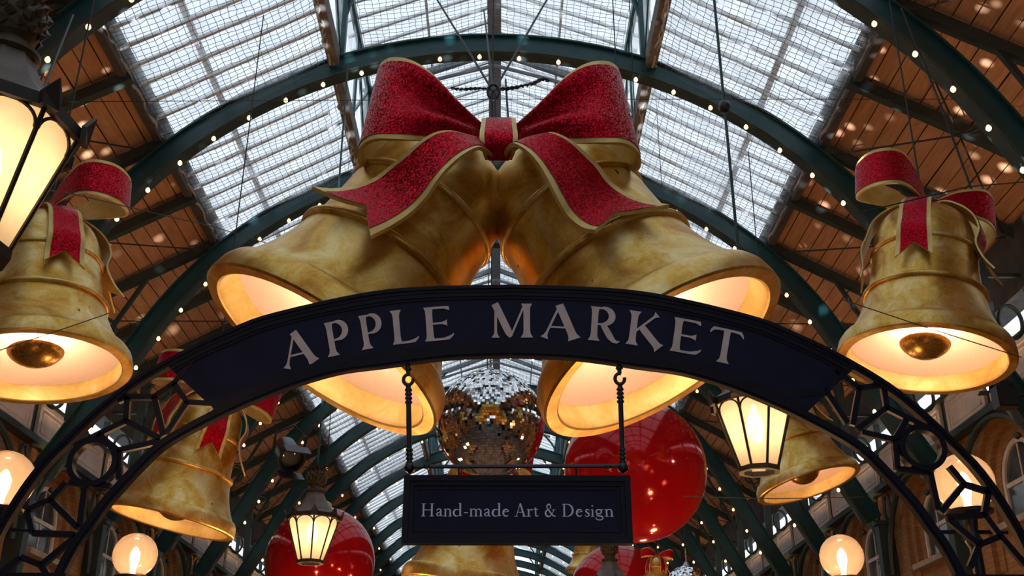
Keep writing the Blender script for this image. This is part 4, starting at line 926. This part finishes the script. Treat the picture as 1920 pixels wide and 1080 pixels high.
# uplighters added on the column capitals as warm fill for the boards
up_me = MB().box((-.05, -.04, -.03), (.05, .04, .03)).mesh('housing', 'dark_green_paint'); ul_me = MB().box((-.04, -.03, .03), (.04, .03, .034)).mesh('lens', 'lamp_glow')
for k, y in enumerate(RIBS[1 + KO:13 + KO]):
    for s, side in ((-1, 'left'), (1, 'right')):
        loc = Vector((s*7.5, y + .22, 5.9)); u_ = empty('uplighter', loc, 'small added uplighter on the %s column head of the %s side' % (ORD[k], side), 'floodlight', 'added uplighters on the %s column heads' % side)
        u_.rotation_mode = 'QUATERNION'; u_.rotation_quaternion = (Vector((s*6.2, y + BAY/2, 10)) - loc).to_track_quat('Z', 'Y')
        link('housing', up_me, u_); link('lens', ul_me, u_)
        l = bpy.data.lights.new('uplighter_fill_light', 'SPOT'); l.energy = 88; l.color = (1.0, .58, .30); l.spot_size = math.radians(130); l.spot_blend = 1.0; l.shadow_soft_size = .08
        o = link('uplighter_fill_light', l, u_, (0, 0, .07)); o.rotation_euler = (pi, 0, 0)

# patterned lamps added beside the mirror ball stand in for the spots it throws
def dot_lamp(loc, watts):
    l = bpy.data.lights.new('added_sparkle_lamp', 'POINT'); l.energy = watts; l.color = (.92, .94, 1.0); l.shadow_soft_size = 0.0; l.use_nodes = True
    nt = l.node_tree; em = nt.nodes['Emission']; tc = nt.nodes.new('ShaderNodeTexCoord')
    vo = N(nt, 'ShaderNodeTexVoronoi', Scale=21.0, Randomness=.8); nt.links.new(tc.outputs['Normal'], vo.inputs['Vector'])
    mr = N(nt, 'ShaderNodeMapRange', interpolation_type='SMOOTHSTEP'); mr.inputs['From Min'].default_value = .04; mr.inputs['From Max'].default_value = .32; mr.inputs['To Min'].default_value = 1.0; mr.inputs['To Max'].default_value = 0.0
    nt.links.new(vo.outputs['Distance'], mr.inputs['Value'])
    sc_ = N(nt, 'ShaderNodeSeparateColor'); nt.links.new(vo.outputs['Color'], sc_.inputs[0])
    ml = N(nt, 'ShaderNodeMath', operation='MULTIPLY'); nt.links.new(mr.outputs[0], ml.inputs[0]); nt.links.new(sc_.outputs[0], ml.inputs[1]); 
    sz = nt.nodes.new('ShaderNodeSeparateXYZ'); nt.links.new(tc.outputs['Normal'], sz.inputs[0])
    mz = N(nt, 'ShaderNodeMapRange'); mz.inputs['From Min'].default_value = .28; mz.inputs['From Max'].default_value = .42; nt.links.new(sz.outputs[2], mz.inputs['Value'])
    m3 = N(nt, 'ShaderNodeMath', operation='MULTIPLY'); nt.links.new(ml.outputs[0], m3.inputs[0]); nt.links.new(mz.outputs[0], m3.inputs[1]); nt.links.new(m3.outputs[0], em.inputs['Strength'])
    return link('added_sparkle_lamp', l, None, loc)
for s in (-1, 1): dot_lamp(BALL + Vector((s*.60, 0, .05)), 13000)

# market stalls added unseen below the frame, so their lamps warm the hall
simple('stall_timber', (0.16, 0.09, 0.045), 0.7, 0.0, 0.3, 5.0)
simple('stall_cloth', (0.10, 0.012, 0.014), 0.9, 0.0, 0.2, 5.0)
for k, (x, y) in enumerate(((-2.5, 9.9), (2.6, 9.9), (-2.5, 13.4), (2.6, 13.4), (-2.5, 17.0), (2.6, 17.0))):
    st = empty('added_market_stall', (x, y, 0), '%s added wooden market stall with three warm fill lamps on the %s of the aisle' % (ORD[k // 2], 'left' if x < 0 else 'right'), 'stall', 'added market stalls')
    part('table', MB().box((x-.45, y-.9, .82), (x+.45, y+.9, .87)), 'stall_timber', st)
    part('cloth', MB().box((x-.47, y-.92, .25), (x+.47, y+.92, .82)), 'stall_cloth', st)
    for q in (-1, 1): part('post', MB().box((x-.03, y+q*.86-.03, 0), (x+.03, y+q*.86+.03, 2.1)), 'stall_timber', st)
    part('lamp_rail', MB().box((x-.025, y-.9, 2.05), (x+.025, y+.9, 2.1)), 'stall_timber', st)
    for q in (-1, 0, 1):
        lm = link('lamp', gb_me, st, (0, q*.55, 2.22))
    point_light('stall_fill_light', (0, 0, 2.3), 115, (1.0, .50, .19), .12, st)
